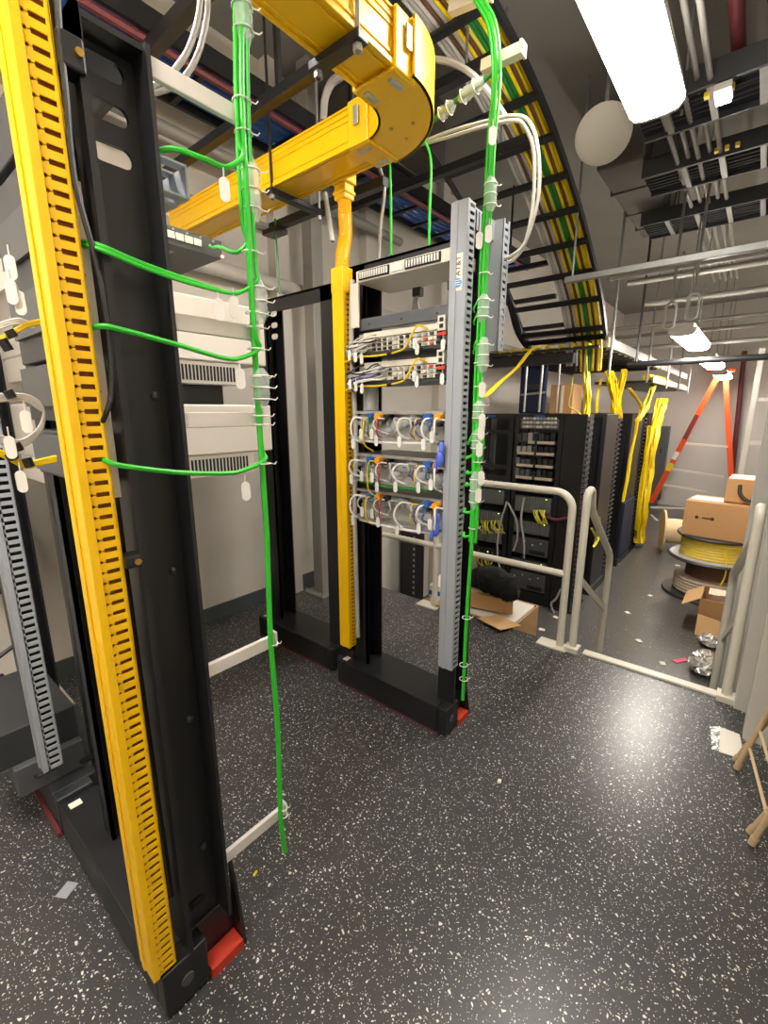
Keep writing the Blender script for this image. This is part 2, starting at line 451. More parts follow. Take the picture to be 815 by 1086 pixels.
# sticker on the grey duct
stk = obj('sticker', MB().box(1.4925, 1.4937, .876, .910, 1.845, 1.965), 'paper', dG, label='white sticker with blue globe and lettering')
g = MB().prism([(math.cos(2 * PI * q / 20) * .0155, math.sin(2 * PI * q / 20) * .0155) for q in range(20)], (0, 1, 0), (0, 0, 1), (-.0008, 0, 0), (1.4922, .893, 1.87))
obj('globe_logo', g, 'globe_blue', stk)
lw = MB()
for q in (-.006, .001, .008): lw.box(1.4908, 1.4913, .8805, .9055 - abs(q) * .4, 1.87 + q - .0012, 1.87 + q + .0012)
obj('globe_band', lw, 'paper', stk)
text('lettering', 'AT&T', .026, (1.4920, .892, 1.924), (0, 0, 1), (0, 1, 0), 'ink', stk)
# top return of the grey duct going back across the rack end, and its rear drop
rd = thing('wire_duct', 'short grey slotted duct hanging behind the tall grey duct', 'cable duct', (1.70, .88, 1.7))
b = MB().box(1.60, 1.71, .866, .872, 2.05, 2.115); b.box(1.552, 1.715, .866, .92, 2.112, 2.118)
for k in range(7): b.box(1.56 + k * .02, 1.57 + k * .02, .8635, .8665, 2.05, 2.11)
obj('top_return', b, 'grey_duct', rd)
b = MB().box(1.70, 1.705, .83, .89, 1.66, 2.12); b.box(1.70, 1.75, .886, .89, 1.66, 2.12)
for k in range(18): b.box(1.70, 1.748, .83, .833, 1.66 + k * .0255, 1.66 + k * .0255 + .014)
b.box(1.70, 1.712, .829, .833, 1.66, 2.12); b.box(1.74, 1.75, .829, .833, 1.66, 2.12)
obj('rear_channel', b, 'grey_duct', rd)
# ------------- black cables and inner strips seen between duct and post of rack A
for i, (dx, r) in enumerate(((.319, .0045), (.329, .0045))):
    pts = spl([(dx, .925, 2.4), (dx, .93, 1.95), (dx + .004, .935, 1.75), (dx - .002, .93, 1.4), (dx, .935, .9), (dx + .003, .93, .3)], 10)
    o = obj('power_cable', MB().tube(pts, r, 6), 'black', smooth=True)
    tag(o, 'black power cable running down beside the yellow duct, %s' % ('next to the duct' if i == 0 else 'next to the rack post'), 'cable')
pts = spl([ay(60, -30, .889), ay(63, 30, .889), ay(70, 100, .889), ay(79, 190, .889), ay(100, 270, .889), ay(110, 320, .888), ay(117, 370, .888), ay(118, 415, .888), ay(113, 438, .889), ay(107, 450, .91), ay(104, 456, .96)], 8)
tag(obj('power_cable', MB().tube(pts, .0045, 7), 'black', smooth=True), 'black cable curving across the nearest rack post and tucking behind the yellow duct', 'cable')
for zz, x0, x1 in ((1.963, .313, .349), (1.150, .312, .342)):
    c = thing('cable_clamp', 'black clamp with a brass bolt at the %s of the nearest rack post' % ('top' if zz > 1.5 else 'lower half'), 'clamp', (.33, .91, zz - .03))
    obj('clamp_body', MB().box(x0, x1, .884, .925, zz - (.024 if zz > 1.5 else .012), zz + (.024 if zz > 1.5 else .012)), 'black', c, bevel=.004)
    obj('clamp_bolt', MB().cyl((x1 - .010, .885, zz), (x1 - .010, .878, zz), .006, 12), 'brass', c, label='brass bolt')

# ================================================================== EQUIPMENT IN THE NEAR ROW
eq = thing('equipment_shelf', 'silver edged equipment shelf inside the nearest rack behind the yellow duct', 'equipment', (.33, 1.2, 1.29))
obj('mounting_ear', MB().box(.3205, .3335, .925, .931, 1.27, 1.80), 'beige_white', eq, label='pale mounting ear')
e = MB()
for k in range(6): e.box(.30, .345, .99, 1.30, 1.29 + k * .12, 1.29 + k * .12 + .10)
obj('module_stack', e, 'charcoal', eq, bevel=.003)
for k in range(14):
    zz = 1.32 + k * .048
    obj('connector', MB().cyl((.325, .945, zz), (.3165, .925, zz), .006, 8), ('steel', 'fibre', 'steel', 'blue')[k % 4] if k < 8 else 'steel', eq)
for k in range(4): obj('faceplate', MB().box(.292, .30, 1.0, 1.29, 1.30 + k * .14, 1.38 + k * .14), ('darkgrey', 'plate')[k % 2], eq)
# cable loops left of yellow duct
def loopc(label, pts, r, m, name='patch_cable', grp=None, par=None):
    o = obj(name, MB().tube(spl([Vector(p) for p in pts], 8), r, 7), m, smooth=True)
    return tag(o, label, 'cable', grp)
Yp = 1.05
def AP(px, py, Y=Yp): return ay(px, py, Y)
for k in range(4):
    d = k * 1.6
    loopc('yellow fibre jumper of the strapped bundle left of the yellow duct', [AP(-30, 470 + d), AP(0, 478 + d), AP(14, 485 + d), AP(28, 491 + d), AP(42, 488 + d), AP(60, 484 + d)], .0028, 'fibre', 'fibre_jumper', 'yellow jumpers left of the duct')
for k in range(3):
    d = k * 2
    loopc('upper yellow fibre jumper bundled left of the yellow duct', [AP(-30, 372 - d), AP(0, 362 - d), AP(12, 356 - d), AP(28, 347 - d), AP(45, 343 - d)], .0026, 'fibre', 'fibre_jumper', 'upper yellow jumpers left of the duct')
for k in range(4):
    d = k * 2.3
    loopc('pale grey cable looping left of the yellow duct', [AP(-15, 420 + d), AP(8, 418 + d), AP(28, 419 + d), AP(43, 428 + d), AP(47, 445 - d), AP(40, 462 - d), AP(22, 474 - d), AP(2, 470 - d), AP(-12, 460)], .0026, 'grey_cable', 'patch_cable', 'grey cable loops left of the duct')
for k in range(3):
    d = k * 2.5
    loopc('thin white lead above the yellow bundle at the left edge', [AP(-10, 348 + d), AP(6, 341 + d), AP(20, 338 + d), AP(34, 342 + d), AP(48, 340)], .0018, 'tag', 'patch_cable', 'white leads at the left edge')
for (q0, q1) in (((9, 350), (15, 358)), ((2, 360), (10, 372)), ((10, 481), (14, 488)), ((28, 486), (32, 495)), ((8, 414), (13, 422)), ((16, 470), (21, 478))):
    a_, b_ = AP(*q0, 1.043), AP(*q1, 1.043)
    tag(obj('hook_strap', MB().tube([a_, b_], .008, 8), 'black', smooth=True), 'black strap around the cables left of the yellow duct', 'strap', 'cable straps at the left edge')
def ctag(parent, p, s=.016, ang=0, m='tag', ydir=(0, 0, -1), xdir=(0, -1, 0), name='cable_tag'):
    """oval plastic tag hanging below p"""
    p = Vector(p); u = Vector(xdir); w = u.cross(Vector((0, 0, 1))) * .0015
    poly = []
    for q in range(16):
        an = 2 * PI * q / 16; poly.append((math.cos(an) * s * .55, -s * 1.9 + math.sin(an) * s * .55 + (s * .65 if math.sin(an) > 0 else -s * .65)))
    mb = MB().prism(poly, u, (0, 0, 1), w, p); mb.tube([p + Vector((0, 0, .004)), p - Vector((0, 0, s * .8))], .0012, 5)
    if parent is None: return obj(name, mb, m)
    return obj(name, mb, m, parent)
for q, lb in (((8, 262), 'white oval tag nearest the top among the cables at the left edge'), ((9, 288), 'white oval tag below another tag at the left edge'), ((18, 300), 'large pale tag beside the yellow duct at the left edge'), ((25, 428), 'white label flag on the grey cable loops'), ((8, 455), 'tilted white label flag inside the grey cable loop'), ((20, 492), 'white oval tag hanging under the strapped yellow bundle')):
    o = ctag(None, AP(*q, 1.03), .017, xdir=(.75, -.66, 0)); tag(o, lb, 'tag')

# second rack: dark panel, white boxes, chassis at the bottom
t = thing('patchbay', 'dark grey panel with a row of white ports below the overhead raceway', 'equipment', (.77, 1.9, 1.985))
obj('case', MB().box(.459, 1.055, 1.66, 2.3, 1.992, 2.052), 'darkgrey', t, bevel=.002)
obj('bottom_tray', MB().box(.53, .9, 1.72, 2.25, 1.990, 1.992), 'grey_duct', t, label='pale underside plate')
for k in range(4): obj('port', MB().box(.845 + k * .033, .872 + k * .033, 1.655, 1.66, 2.012, 2.034), ('paper', 'tag')[k % 2], t, label='white port')
for k in range(4): obj('screw', MB().cyl((.87 + k * .05, 1.657, 2.043), (.87 + k * .05, 1.66, 2.043), .004, 8), 'steel', t)
obj('indicator', MB().box(1.048, 1.056, 1.652, 1.66, 1.994, 2.002), 'led_red', t, label='red indicator light')
def wbox(label, z0, z1, x1, vz0, vz1, vx1):
    t = thing('power_cabinet', label, 'equipment', (.8, 1.95, vz0))
    obj('hood', MB().box(.459, x1, 1.655, 2.25, z0, z1), 'white', t, bevel=.006)
    obj('body', MB().box(.459, vx1, 1.662, 2.22, vz0, z0), 'white', t, bevel=.003)
    w0 = .60
    for ks in (range(0, 15), range(17, 34)):
        v = MB()
        for k in ks:
            xx = w0 + (vx1 - .025 - w0) * k / 34
            v.box(xx, xx + .0075, 1.6595, 1.664, vz0 + .012, z0 - .016)
        obj('vent_grille', v, 'slot_dark', t, label='row of dark vent slots')
    obj('screw', MB().cyl((w0 + (vx1 - .03 - w0) * 16 / 34, 1.658, (vz0 + z0) / 2), (w0 + (vx1 - .03 - w0) * 16 / 34, 1.664, (vz0 + z0) / 2), .006, 8), 'brass', t)
    return t
wbox('upper white cabinet with a vent strip behind the nearest rack post', 1.615, 1.84, 1.225, 1.532, 1.615, 1.105)
wbox('lower white cabinet with a vent strip behind the nearest rack post', 1.262, 1.455, 1.235, 1.175, 1.262, 1.14)
obj_ = thing('power_unit', 'black unit in the gap between the two white cabinets', 'equipment', (.8, 1.9, 1.457))
obj('case', MB().box(.5, 1.07, 1.75, 2.22, 1.457, 1.534), 'black', obj_, bevel=.003)
obj('handle', MB().box(1.07, 1.075, 1.8, 2.1, 1.48, 1.51), 'charcoal', obj_)
t = thing('equipment_chassis', 'dark grey chassis low in the rack behind the grey left duct', 'equipment', (.3, 2.0, .142))
obj('case', MB().box(.16, .40, 1.80, 2.24, .25, .38), 'charcoal', t, bevel=.004)
obj('lower_plate', MB().box(.20, .40, 1.77, 2.24, .142, .25), 'darkgrey', t, bevel=.004)
obj('handle', MB().tube(spl([(.25, 1.768, .20), (.26, 1.752, .205), (.31, 1.752, .205), (.32, 1.768, .20)], 4), .006, 6), 'black', t)
obj('corner_block', MB().box(.155, .19, 1.795, 1.83, .235, .25), 'plate', t)
tag(obj('floor_strip', MB().box(.262, .274, 1.66, 2.3, 0, .02), 'maroon'), 'dark red strip on the floor along the rack base at left', 'strip')
for i, (a, b, c, d, zz) in enumerate(((.12, .32, 2.42, 2.70, .012), (-.1, .1, 2.2, 2.5, .004), (.02, .2, 2.45, 2.62, .004), (.36, .55, 2.46, 2.72, .008))):
    tag(obj('paper_sheet', MB().box(a, b, c, d, 0, zz), 'paper'), ('stack of white papers on the floor by the left wall', 'white paper sheet lying far left on the floor', 'white sheet between the paper stack and the left edge', 'white papers lying behind the second rack by the wall')[i], 'paper')
for i, pts in enumerate(([(.0, 2.4, .5), (.1, 2.3, .42), (.25, 2.35, .4), (.4, 2.4, .45)], [(-.05, 2.1, .3), (.05, 2.2, .28), (.15, 2.25, .25), (.3, 2.42, .3)])):
    loopc(('black cable drooping near the papers at the left edge', 'second black cable drooping lower at the left edge')[i], pts, .009, 'black', 'power_cable')
c = thing('wall_box', 'dark grey box mounted on a pale bracket behind the grey left duct', 'box', (.42, 2.6, .55))
obj('case', MB().box(.35, .50, 2.55, 2.70, .62, 1.0), 'charcoal', c, bevel=.004)
obj('bracket', MB().box(.33, .52, 2.70, 2.78, 1.0, 1.12), 'pipe_grey', c)

# grey wire duct end behind rack A (open end shows fingers)
t = thing('wire_duct', 'short grey duct end sticking out behind the top of the nearest rack', 'cable duct', (.54, 1.1, 1.87))
b = MB().box(.563, .567, 1.0, 1.35, 1.868, 1.928); b.box(.507, .511, 1.0, 1.35, 1.868, 1.935)
for k in range(7):
    y_ = 1.0 + k * .05
    b.box(.507, .567, y_, y_ + .026, 1.926, 1.93); b.box(.507, .567, y_, y_ + .026, 1.866, 1.87)
obj('channel', b, 'grey_duct', t)
obj('back_plate', MB().box(.511, .563, 1.33, 1.336, 1.87, 1.926), 'charcoal', t)

# ================================================================== EQUIPMENT IN RACK C
def CX_(px, py, X=1.515): return ax(px, py, X)
t = thing('fibre_shelf', 'white shelf with two rows of small ports at the top of the wired rack', 'equipment', (1.6, 1.17, 1.95))
obj('tray', MB().box(1.515, 1.74, .935, 1.40, 1.955, 2.0), 'beige_white', t, bevel=.003)
for i, ya in enumerate((.98, 1.22)):
    pl = obj('port_plate', MB().box(1.509, 1.515, ya, ya + .16, 1.962, 1.994), 'slot_dark', t)
    for k in range(12): obj('port', MB().box(1.505, 1.510, ya + .005 + k * .0128, ya + .012 + k * .0128, 1.966, 1.990), 'tag', pl)
obj('centre_label', MB().box(1.511, 1.515, 1.15, 1.21, 1.965, 1.99), 'paper', t)
obj('ear', MB().box(1.512, 1.52, 1.385, 1.43, 1.78, 1.955), 'beige_white', t)
t = thing('patchbay', 'grey blanking panel under the white shelf of the wired rack', 'equipment', (1.55, 1.17, 1.76))
obj('plate', MB().box(1.53, 1.55, .935, 1.40, 1.768, 1.815), 'darkgrey', t, bevel=.002)
for yy in (1.0, 1.17, 1.34): obj('screw', MB().cyl((1.528, yy, 1.79), (1.531, yy, 1.79), .004, 8), 'black', t)
# grey crossing conduits hanging behind (small cable heads)
for i, yy in enumerate((1.24, 1.06)):
    t = thing('cable_connector', ('grey connector head hanging in the middle of the wired rack', 'grey connector head hanging at the right of the wired rack')[i], 'connector', (1.74, yy, 1.84))
    for k in range(4): obj('lead', MB().tube(spl([(1.74, yy, 1.955), (1.735, yy + .005 * k, 1.91), (1.73, yy - .02 + .014 * k, 1.84)], 4), .006, 6), 'grey_cable', t, smooth=True)
    obj('plug', MB().box(1.725, 1.755, yy - .02, yy + .02, 1.92, 1.955), 'charcoal', t)
# two T-carrier style shelves with white face and tangled leads on the left
def face_shelf(label, z0, z1, idx):
    t = thing('equipment_shelf', label, 'equipment', (1.6, 1.17, z0 - .01))
    obj('case', MB().box(1.53, 1.75, .955, 1.40, z0, z1), 'silver_face', t, bevel=.002)
    obj('header', MB().box(1.515, 1.53, .96, 1.36, z1 - .022, z1), 'beige_white', t, label='blank white header strip')
    obj('corner_block', MB().box(1.50, 1.53, .945, .978, z1 - .03, z1 + .022), 'beige_white', t)
    for k in range(2): obj('port', MB().box(1.497, 1.50, .953, .968, z1 - .022 + k * .022, z1 - .008 + k * .022), 'black', t)
    rows = 3; rh = (z1 - .024 - z0) / rows
    rnd = random.Random(idx)
    for r in range(rows):
        zc = z0 + rh * (r + .5)
        obj('row_strip', MB().box(1.520, 1.53, .965, 1.37, zc - rh * .42, zc + rh * .42), 'beige_white', t)
        for k in range(13):
            yy = .985 + k * .029
            mm = rnd.choice(('slot_dark', 'slot_dark', 'steel', 'red' if rnd.random() < .5 else 'steel', 'beige_white', 'charcoal'))
            obj('jack', MB().box(1.514, 1.521, yy - .008, yy + .008, zc - rh * .3, zc + rh * .25), mm, t)
        obj('end_jack', MB().box(1.508, 1.52, .968, .985, zc - rh * .3, zc + rh * .3), 'slot_dark', t)
    obj('red_plug', MB().box(1.490, 1.515, .935, .968, z0 + rh * 1.6, z0 + rh * 2.2), 'red', t, label='red plug')
    obj('tray_lip', MB().box(1.505, 1.75, .945, 1.41, z0 - .012, z0 - .004), 'charcoal', t)
    return t
face_shelf('upper white faced shelf of jacks in the wired rack', 1.675, 1.752, 1)
face_shelf('lower white faced shelf of jacks in the wired rack', 1.555, 1.632, 2)
rnd = random.Random(11)
for s, zc in enumerate((1.715, 1.595)):
    lb = ('upper', 'lower')[s]
    for k in range(14):
        y0 = 1.22 + rnd.random() * .15; z0 = zc + rnd.uniform(-.03, .03)
        pts = [(1.515, y0, z0), (1.485, y0 + .01, z0 - .01), (1.475, y0 + .06, z0 - .02 + rnd.uniform(-.02, .01)), (1.49, 1.43 + rnd.uniform(-.015, .015), z0 - .03), (1.53, 1.44, z0 - .06)]
        loopc('thin lead bunched at the left of the %s jack shelf' % lb, pts, .0032, rnd.choice(('grey_cable', 'tag', 'violet', 'tag', 'charcoal')), 'patch_cable', 'leads left of the %s jack shelf' % lb)
    for k in range(3):
        o = ctag(None, (1.468, 1.40 - .035 * k, zc - .02 - .01 * k), .017, m='tag'); tag(o, 'white oval tag at the left of the %s jack shelf' % lb, 'tag', 'tags left of the %s jack shelf' % lb)
    for k in range(2):
        o = ctag(None, (1.478, 1.065 - .012 * k, zc - .0 - .022 * k), .017, m='tag'); tag(o, 'white oval tag on the yellow lead of the %s jack shelf' % lb, 'tag', 'tags on the yellow lead of the %s jack shelf' % lb)
    o = ctag(None, (1.49, .945, zc - .015), .017); tag(o, 'white oval tag under the red plug of the %s jack shelf' % lb, 'tag')
    loopc('yellow lead arching down and left from the %s jack shelf' % lb, [(1.515, 1.03, zc + .02), (1.485, 1.06, zc + .03), (1.475, 1.09, zc - .02), (1.485, 1.13, zc - .05), (1.49, 1.25, zc - .062), (1.495, 1.38, zc - .06), (1.50, 1.46, zc - .075)], .004, 'fibre', 'fibre_jumper')
    tag(obj('hook_strap', MB().cyl((1.487, 1.185, zc - .058), (1.487, 1.205, zc - .059), .008, 8), 'black'), 'black strap on the yellow lead of the %s jack shelf' % lb, 'strap')
# three wired shelves
def wired_shelf(word, z0, z1, idx):
    rnd = random.Random(20 + idx)
    t = thing('equipment_shelf', '%s wired shelf with blue and orange plugs in the wired rack' % word, 'equipment', (1.6, 1.17, z0))
    obj('case', MB().box(1.54, 1.76, .94, 1.40, z0, z1), 'silver_face', t, bevel=.003)
    obj('front_lip', MB().box(1.50, 1.54, .94, 1.40, z1 - .012, z1), 'silver_face', t)
    obj('support_tray', MB().box(1.47, 1.54, .94, 1.41, z0 - .004, z0 + .004), 'steel', t)
    # clear bags / wrap bunched on the front
    sl = MB()
    for k in range(10):
        yy = .97 + k * .044; sl.sphere((1.525, yy, z0 + (z1 - z0) * rnd.uniform(.25, .8)), .03, (.6, 1.2, .5 + rnd.random() * .4), 9, 6)
    obj('plastic_wrap', sl, 'clear', t, smooth=True, label='crumpled clear plastic over the wiring')
    for k in range(11):
        yy = .97 + k * .042
        obj('connector', MB().cyl((1.54, yy, z1 - .05), (1.51, yy, z1 - .052), .009, 8), rnd.choice(('steel', 'beige_white', 'steel', 'charcoal')), t)
    for yy in (1.30, 1.0):
        obj('plug', MB().cyl((1.53, yy, z1 - .02), (1.475, yy, z1 - .024), .0155, 10), 'blue', t, label='blue plug')
        obj('plug', MB().cyl((1.53, yy - .045, z1 - .02), (1.475, yy - .045, z1 - .024), .0155, 10), 'orange_plug', t, label='orange plug')
        if yy > 1.1: obj('plug', MB().cyl((1.53, yy - .085, z1 - .022), (1.485, yy - .085, z1 - .028), .014, 10), 'black', t, label='black plug')
    # cables
    for k, (y0, dy, sag, m, r) in enumerate(((1.375, .03, .085, 'tag', .0045), (1.12, .035, .09, 'tag', .0045), (1.285, -.02, .09, 'green_dark', .003), (1.25, -.03, .08, 'red', .003), (.985, .03, .08, 'tag', .0042), (.960, -.015, .09, 'tag', .0042), (1.30, .0, .11, 'fibre', .003), (1.02, .03, .09, 'violet', .003), (1.17, -.03, .06, 'grey_cable', .0035), (1.22, .02, .07, 'tag', .003), (1.08, -.03, .05, 'silver_face', .005), (1.33, .02, .05, 'grey_cable', .004), (1.05, .0, .11, 'fibre', .003), (1.0, -.02, .06, 'blue', .003))):
        y0 += rnd.uniform(-.02, .02); sag *= rnd.uniform(.7, 1.25); dy *= rnd.uniform(.6, 1.3); q_ = rnd.uniform(.3, .7)
        y0 = min(y0, 1.40 - max(dy, 0))
        pts = [(1.50, y0 - .03, z1 - .035), (1.468, y0 + dy * q_, z1 - .03), (1.455, y0 + dy, z1 - .03 - sag * .5), (1.465, y0 + dy * q_, z1 - .03 - sag * .95), (1.50, y0 - .05 + .06 * q_, z1 - .04 - sag * 1.1)]
        nm = {'tag': 'white', 'green_dark': 'green', 'red': 'red', 'fibre': 'yellow', 'violet': 'violet', 'grey_cable': 'grey', 'silver_face': 'thick silver grey', 'blue': 'blue'}[m]
        o = obj('patch_cable', MB().tube(spl(pts, 7), r, 7), m, smooth=True)
        tag(o, '%s patch cable looping down from the %s wired shelf' % (nm, word.lower()), 'cable', '%s cables of the %s wired shelf' % (nm, word.lower()))
        if k in (0, 1, 3, 4):
            ctag(o, (1.458, y0 + dy * .6, z1 - .03 - sag * .8), .019)
    for k in range(3):
        o = ctag(None, (1.46, (1.33, 1.27, .965)[k], z1 - .06), .019); tag(o, 'white oval tag hanging in front of the %s wired shelf' % word.lower(), 'tag', 'tags in front of the %s wired shelf' % word.lower())
    o = obj('patch_cable', MB().tube(spl([(1.48, 1.36, z0 - .01), (1.47, 1.2, z0 - .014), (1.47, 1.08, z0 - .012), (1.48, .96, z0 - .006)], 6), .006, 7), 'tag' if idx != 1 else 'green_dark', smooth=True)
    tag(o, '%s cable lying along the front of the tray under the %s wired shelf' % ('white' if idx != 1 else 'green', word.lower()), 'cable')
    return t
wired_shelf('Top', 1.315, 1.43, 0)
wired_shelf('Middle', 1.13, 1.245, 1)
wired_shelf('Bottom', .955, 1.085, 2)
for i, (yy, zz) in enumerate(((.935, 1.25), (.945, .97))):
    b = MB().sphere((1.475, yy, zz), .03, (.5, .55, 1.1), 10, 8); b.sphere((1.475, yy - .006, zz + .04), .02, (.5, .6, 1.4), 8, 6); b.sphere((1.47, yy + .016, zz - .03), .014, (.6, .6, 1.5), 8, 6)
    tag(obj('rubber_glove', b, 'blue_glove', smooth=True), ('crumpled blue plastic beside the grey duct at the top wired shelf', 'crumpled blue plastic beside the grey duct at the bottom wired shelf')[i], 'bag')
# vertical silver lead bundle along left post of rack C
lb = MB().tube(spl([(1.54, 1.445, 1.98), (1.535, 1.45, 1.7), (1.545, 1.44, 1.3), (1.54, 1.45, .95), (1.545, 1.445, .3)], 8), .011, 8)
tag(obj('grey_cable', lb, 'grey_cable', smooth=True), 'grey cable running down between the yellow duct and the wired shelves', 'cable')
tag(obj('wrapped_cable', MB().tube(spl([(1.56, 1.36, 1.56), (1.565, 1.365, 1.5), (1.56, 1.36, 1.43)], 4), .035, 10), 'clear', smooth=True), 'clear wrapped cable slack below the lower jack shelf', 'cable')

# ================================================================== GREEN CABLES, near bundle
BX, BY = .636, .893
def vert(z0, z1, jx=0, jy=0):
    n = max(2, int((z1 - z0) / .2)); return [(BX + jx + .004 * math.sin(3 * (z0 + (z1 - z0) * i / n)) + (.03 * max(0, (z0 + (z1 - z0) * i / n) - 2.1) / .3), BY + jy, z0 + (z1 - z0) * i / n) for i in range(n + 1)]
TOPZ = 3.3
def gcable(label, start, jx, jy, r=.0055, tags=()):
    zj = start[-1][2]
    pts = list(start) + vert(zj + .04, TOPZ, jx, jy)
    o = obj('green_cable', MB().tube(spl(pts, 6), r, 7), 'green', smooth=True, loc=pts[0])
    tag(o, label, 'cable')
    for p in tags: ctag(o, p, .018, xdir=(.9, -.44, 0))
    return o
Y9 = .88
m0 = gcable('thick green ground cable hanging to the floor beside the lowest white arms', [(.632, .893, .185), (.626, .893, .32), (.633, .893, .6), (.628, .893, .85), (.634, .893, 1.1)], 0, 0, .007)
g1 = gcable('green branch cable nearest the top curving in behind the nearest rack post', [tuple(ay(160, 162, .93)), tuple(ay(185, 158, .9)), tuple(ay(215, 168, Y9)), tuple(ay(238, 177, Y9)), tuple(ay(252, 172, Y9)), (BX - .008, BY - .008, ay(256, 160, Y9).z)], -.0125, 0, .005, [tuple(ay(237, 180, Y9 - .01))])
g2 = gcable('green branch cable plugged into the dark panel of white ports', [(1.0, 1.65, 2.022), (.98, 1.6, 2.0), tuple(ay(232, 262, 1.1)), tuple(ay(250, 268, .93)), (BX, BY + .008, ay(262, 255, .9).z)], -.004, .0125, .0045)
g3 = gcable('upper green cable of the pair crossing the nearest rack post', [tuple(ay(74, 253, .985)), tuple(ay(84, 256, .94)), tuple(ay(105, 260, .887)), tuple(ay(150, 279, .885)), tuple(ay(200, 297, .885)), tuple(ay(240, 310, .885)), tuple(ay(254, 310, .888)), (BX + .002, BY - .012, ay(258, 298, .9).z)], .006, -.0115, .004, [tuple(ay(231, 309, .88))])
g4 = gcable('lower green cable of the pair crossing the nearest rack post', [tuple(ay(74, 257, .985)), tuple(ay(84, 260, .94)), tuple(ay(105, 264, .884)), tuple(ay(150, 283, .882)), tuple(ay(200, 300, .882)), tuple(ay(244, 311, .882)), tuple(ay(257, 309, .886)), (BX + .008, BY - .010, ay(261, 298, .9).z)], .0125, -.003, .004, [tuple(ay(247, 307, .88))])
g5 = gcable('green branch cable leaving the bundle level with the upper white cabinet', [tuple(ay(88, 352, .985)), tuple(ay(105, 346, .893)), tuple(ay(130, 350, .884)), tuple(ay(190, 366, .884)), tuple(ay(235, 379, .884)), tuple(ay(255, 380, .886)), (BX + .004, BY - .006, ay(262, 368, .9).z)], -.006, -.0115, .005, [tuple(ay(254, 384, .878))])
g6 = gcable('green branch cable leaving the bundle level with the lower white cabinet', [tuple(ay(101, 485, .985)), tuple(ay(111, 488, .90)), tuple(ay(130, 494, .884)), tuple(ay(190, 501, .884)), tuple(ay(240, 502, .884)), tuple(ay(258, 499, .886)), (BX + .002, BY - .006, ay(267, 488, .9).z)], .009, .009, .005, [tuple(ay(260, 505, .88))])
def tie(parent, p, r=.016, tail=True, ax_=(0, 0, 1)):
    p = Vector(p); mb = MB(); e = Vector(ax_).normalized(); a = e.orthogonal().normalized(); b = e.cross(a)
    mb.tube([p + (a * math.cos(q * PI / 6) + b * math.sin(q * PI / 6)) * r for q in range(13)], .0016, 5)
    if tail: mb.tube([p + Vector((r * .7, -r * .7, 0)), p + Vector((r * 1.15, -r * 1.0, -.002)), p + Vector((r * 1.4, -r * 1.1, .004))], .0013, 5)
    obj('cable_tie', mb, 'tag', parent, smooth=True)
for zz in (2.035, 1.98, 1.76, 1.64, 1.61, 1.565, 1.505, 1.42, 1.40, 1.31, .845, .335, .31): tie(m0, (BX, BY, zz), .018 if zz > 1.3 else .011)
def sleeve(parent, z0, z1, jx=0):
    n = 6; pts = [(BX + jx, BY - .002, z0 + (z1 - z0) * i / n) for i in range(n + 1)]
    obj('clear_sleeve', MB().tube(pts, [.010, .018, .020, .018, .021, .018, .009], 10), 'clear', parent, smooth=True, label='clear plastic splice cover')
    for q in (.2, .5, .8): tie(parent, (BX + jx, BY - .002, z0 + (z1 - z0) * q), .02)
sleeve(m0, 2.13, 2.26, .012); sleeve(m0, 1.82, 1.94, .010); sleeve(m0, 1.62, 1.71, .012); sleeve(m0, 1.44, 1.525, .006)

# ================================================================== GREEN CABLES, bundle by the grey duct
GX = 1.505
def gp(px, py, X=GX): return tuple(ax(px, py, X))
main = [gp(491, 742), gp(493, 700), gp(496, 640), gp(500, 585), gp(503, 540), gp(503, 500), gp(507, 450), gp(508, 400), gp(511, 360), gp(513, 310), gp(514, 270), gp(518, 215), gp(521, 160), gp(525, 100), gp(526, 60), gp(521, 25), gp(508, 0), gp(495, -25)]
mC = obj('green_cable', MB().tube(spl(main, 6), .0075, 8), 'green', smooth=True, loc=main[0])
tag(mC, 'thick green ground cable running down beside the tall grey duct', 'cable')
for i in range(2):
    off = (-.004, .0125 - .025 * i, 0)
    pts = [tuple(Vector(gp(px, py)) + Vector(off)) for px, py in ((502, 575), (505, 520), (506, 460), (508, 400), (511, 350), (513, 300), (515, 262), (519, 205), (522, 150), (527, 95), (527, 60), (522, 25), (509, 0), (496, -25))]
    o = obj('green_cable', MB().tube(spl(pts, 6), .0045, 7), 'green', smooth=True, loc=pts[0])
    tag(o, ('thinner green cable on the left side of the bundle by the grey duct', 'thinner green cable on the right side of the bundle by the grey duct')[i], 'cable')
for i, (a, b, c) in enumerate((((494, 470), (504, 455), (509, 430)), ((493, 486), (505, 478), (511, 455)), ((493, 502), (505, 498), (512, 478)), ((492, 515), (502, 510), (508, 494)), ((490, 543), (503, 541), (509, 520)), ((489, 569), (501, 566), (506, 545)), ((500, 327), (508, 316), (511, 303)), ((500, 341), (507, 331), (511, 318)), ((500, 367), (507, 358), (511, 350)), ((499, 373), (506, 366), (511, 356)))):
    pts = [tuple(Vector(gp(*a)) + Vector((.06, .02, 0))), tuple(Vector(gp(a[0] + 3, a[1])) + Vector((.0, -.0, 0))), gp(*b), gp(*c), tuple(Vector(gp(c[0] + 1, c[1] - 16)))]
    o = obj('green_cable', MB().tube(spl(pts, 6), .0055 if i < 6 else .0028, 7), 'green', smooth=True)
    tag(o, 'green tail looping from the grey duct into the bundle, %s' % ('topmost thick tail', 'second thick tail from the top', 'third thick tail from the top', 'fourth thick tail from the top', 'fifth thick tail from the top', 'lowest thick tail', 'topmost thin tail', 'second thin tail from the top', 'third thin tail from the top', 'lowest thin tail')[i], 'cable')
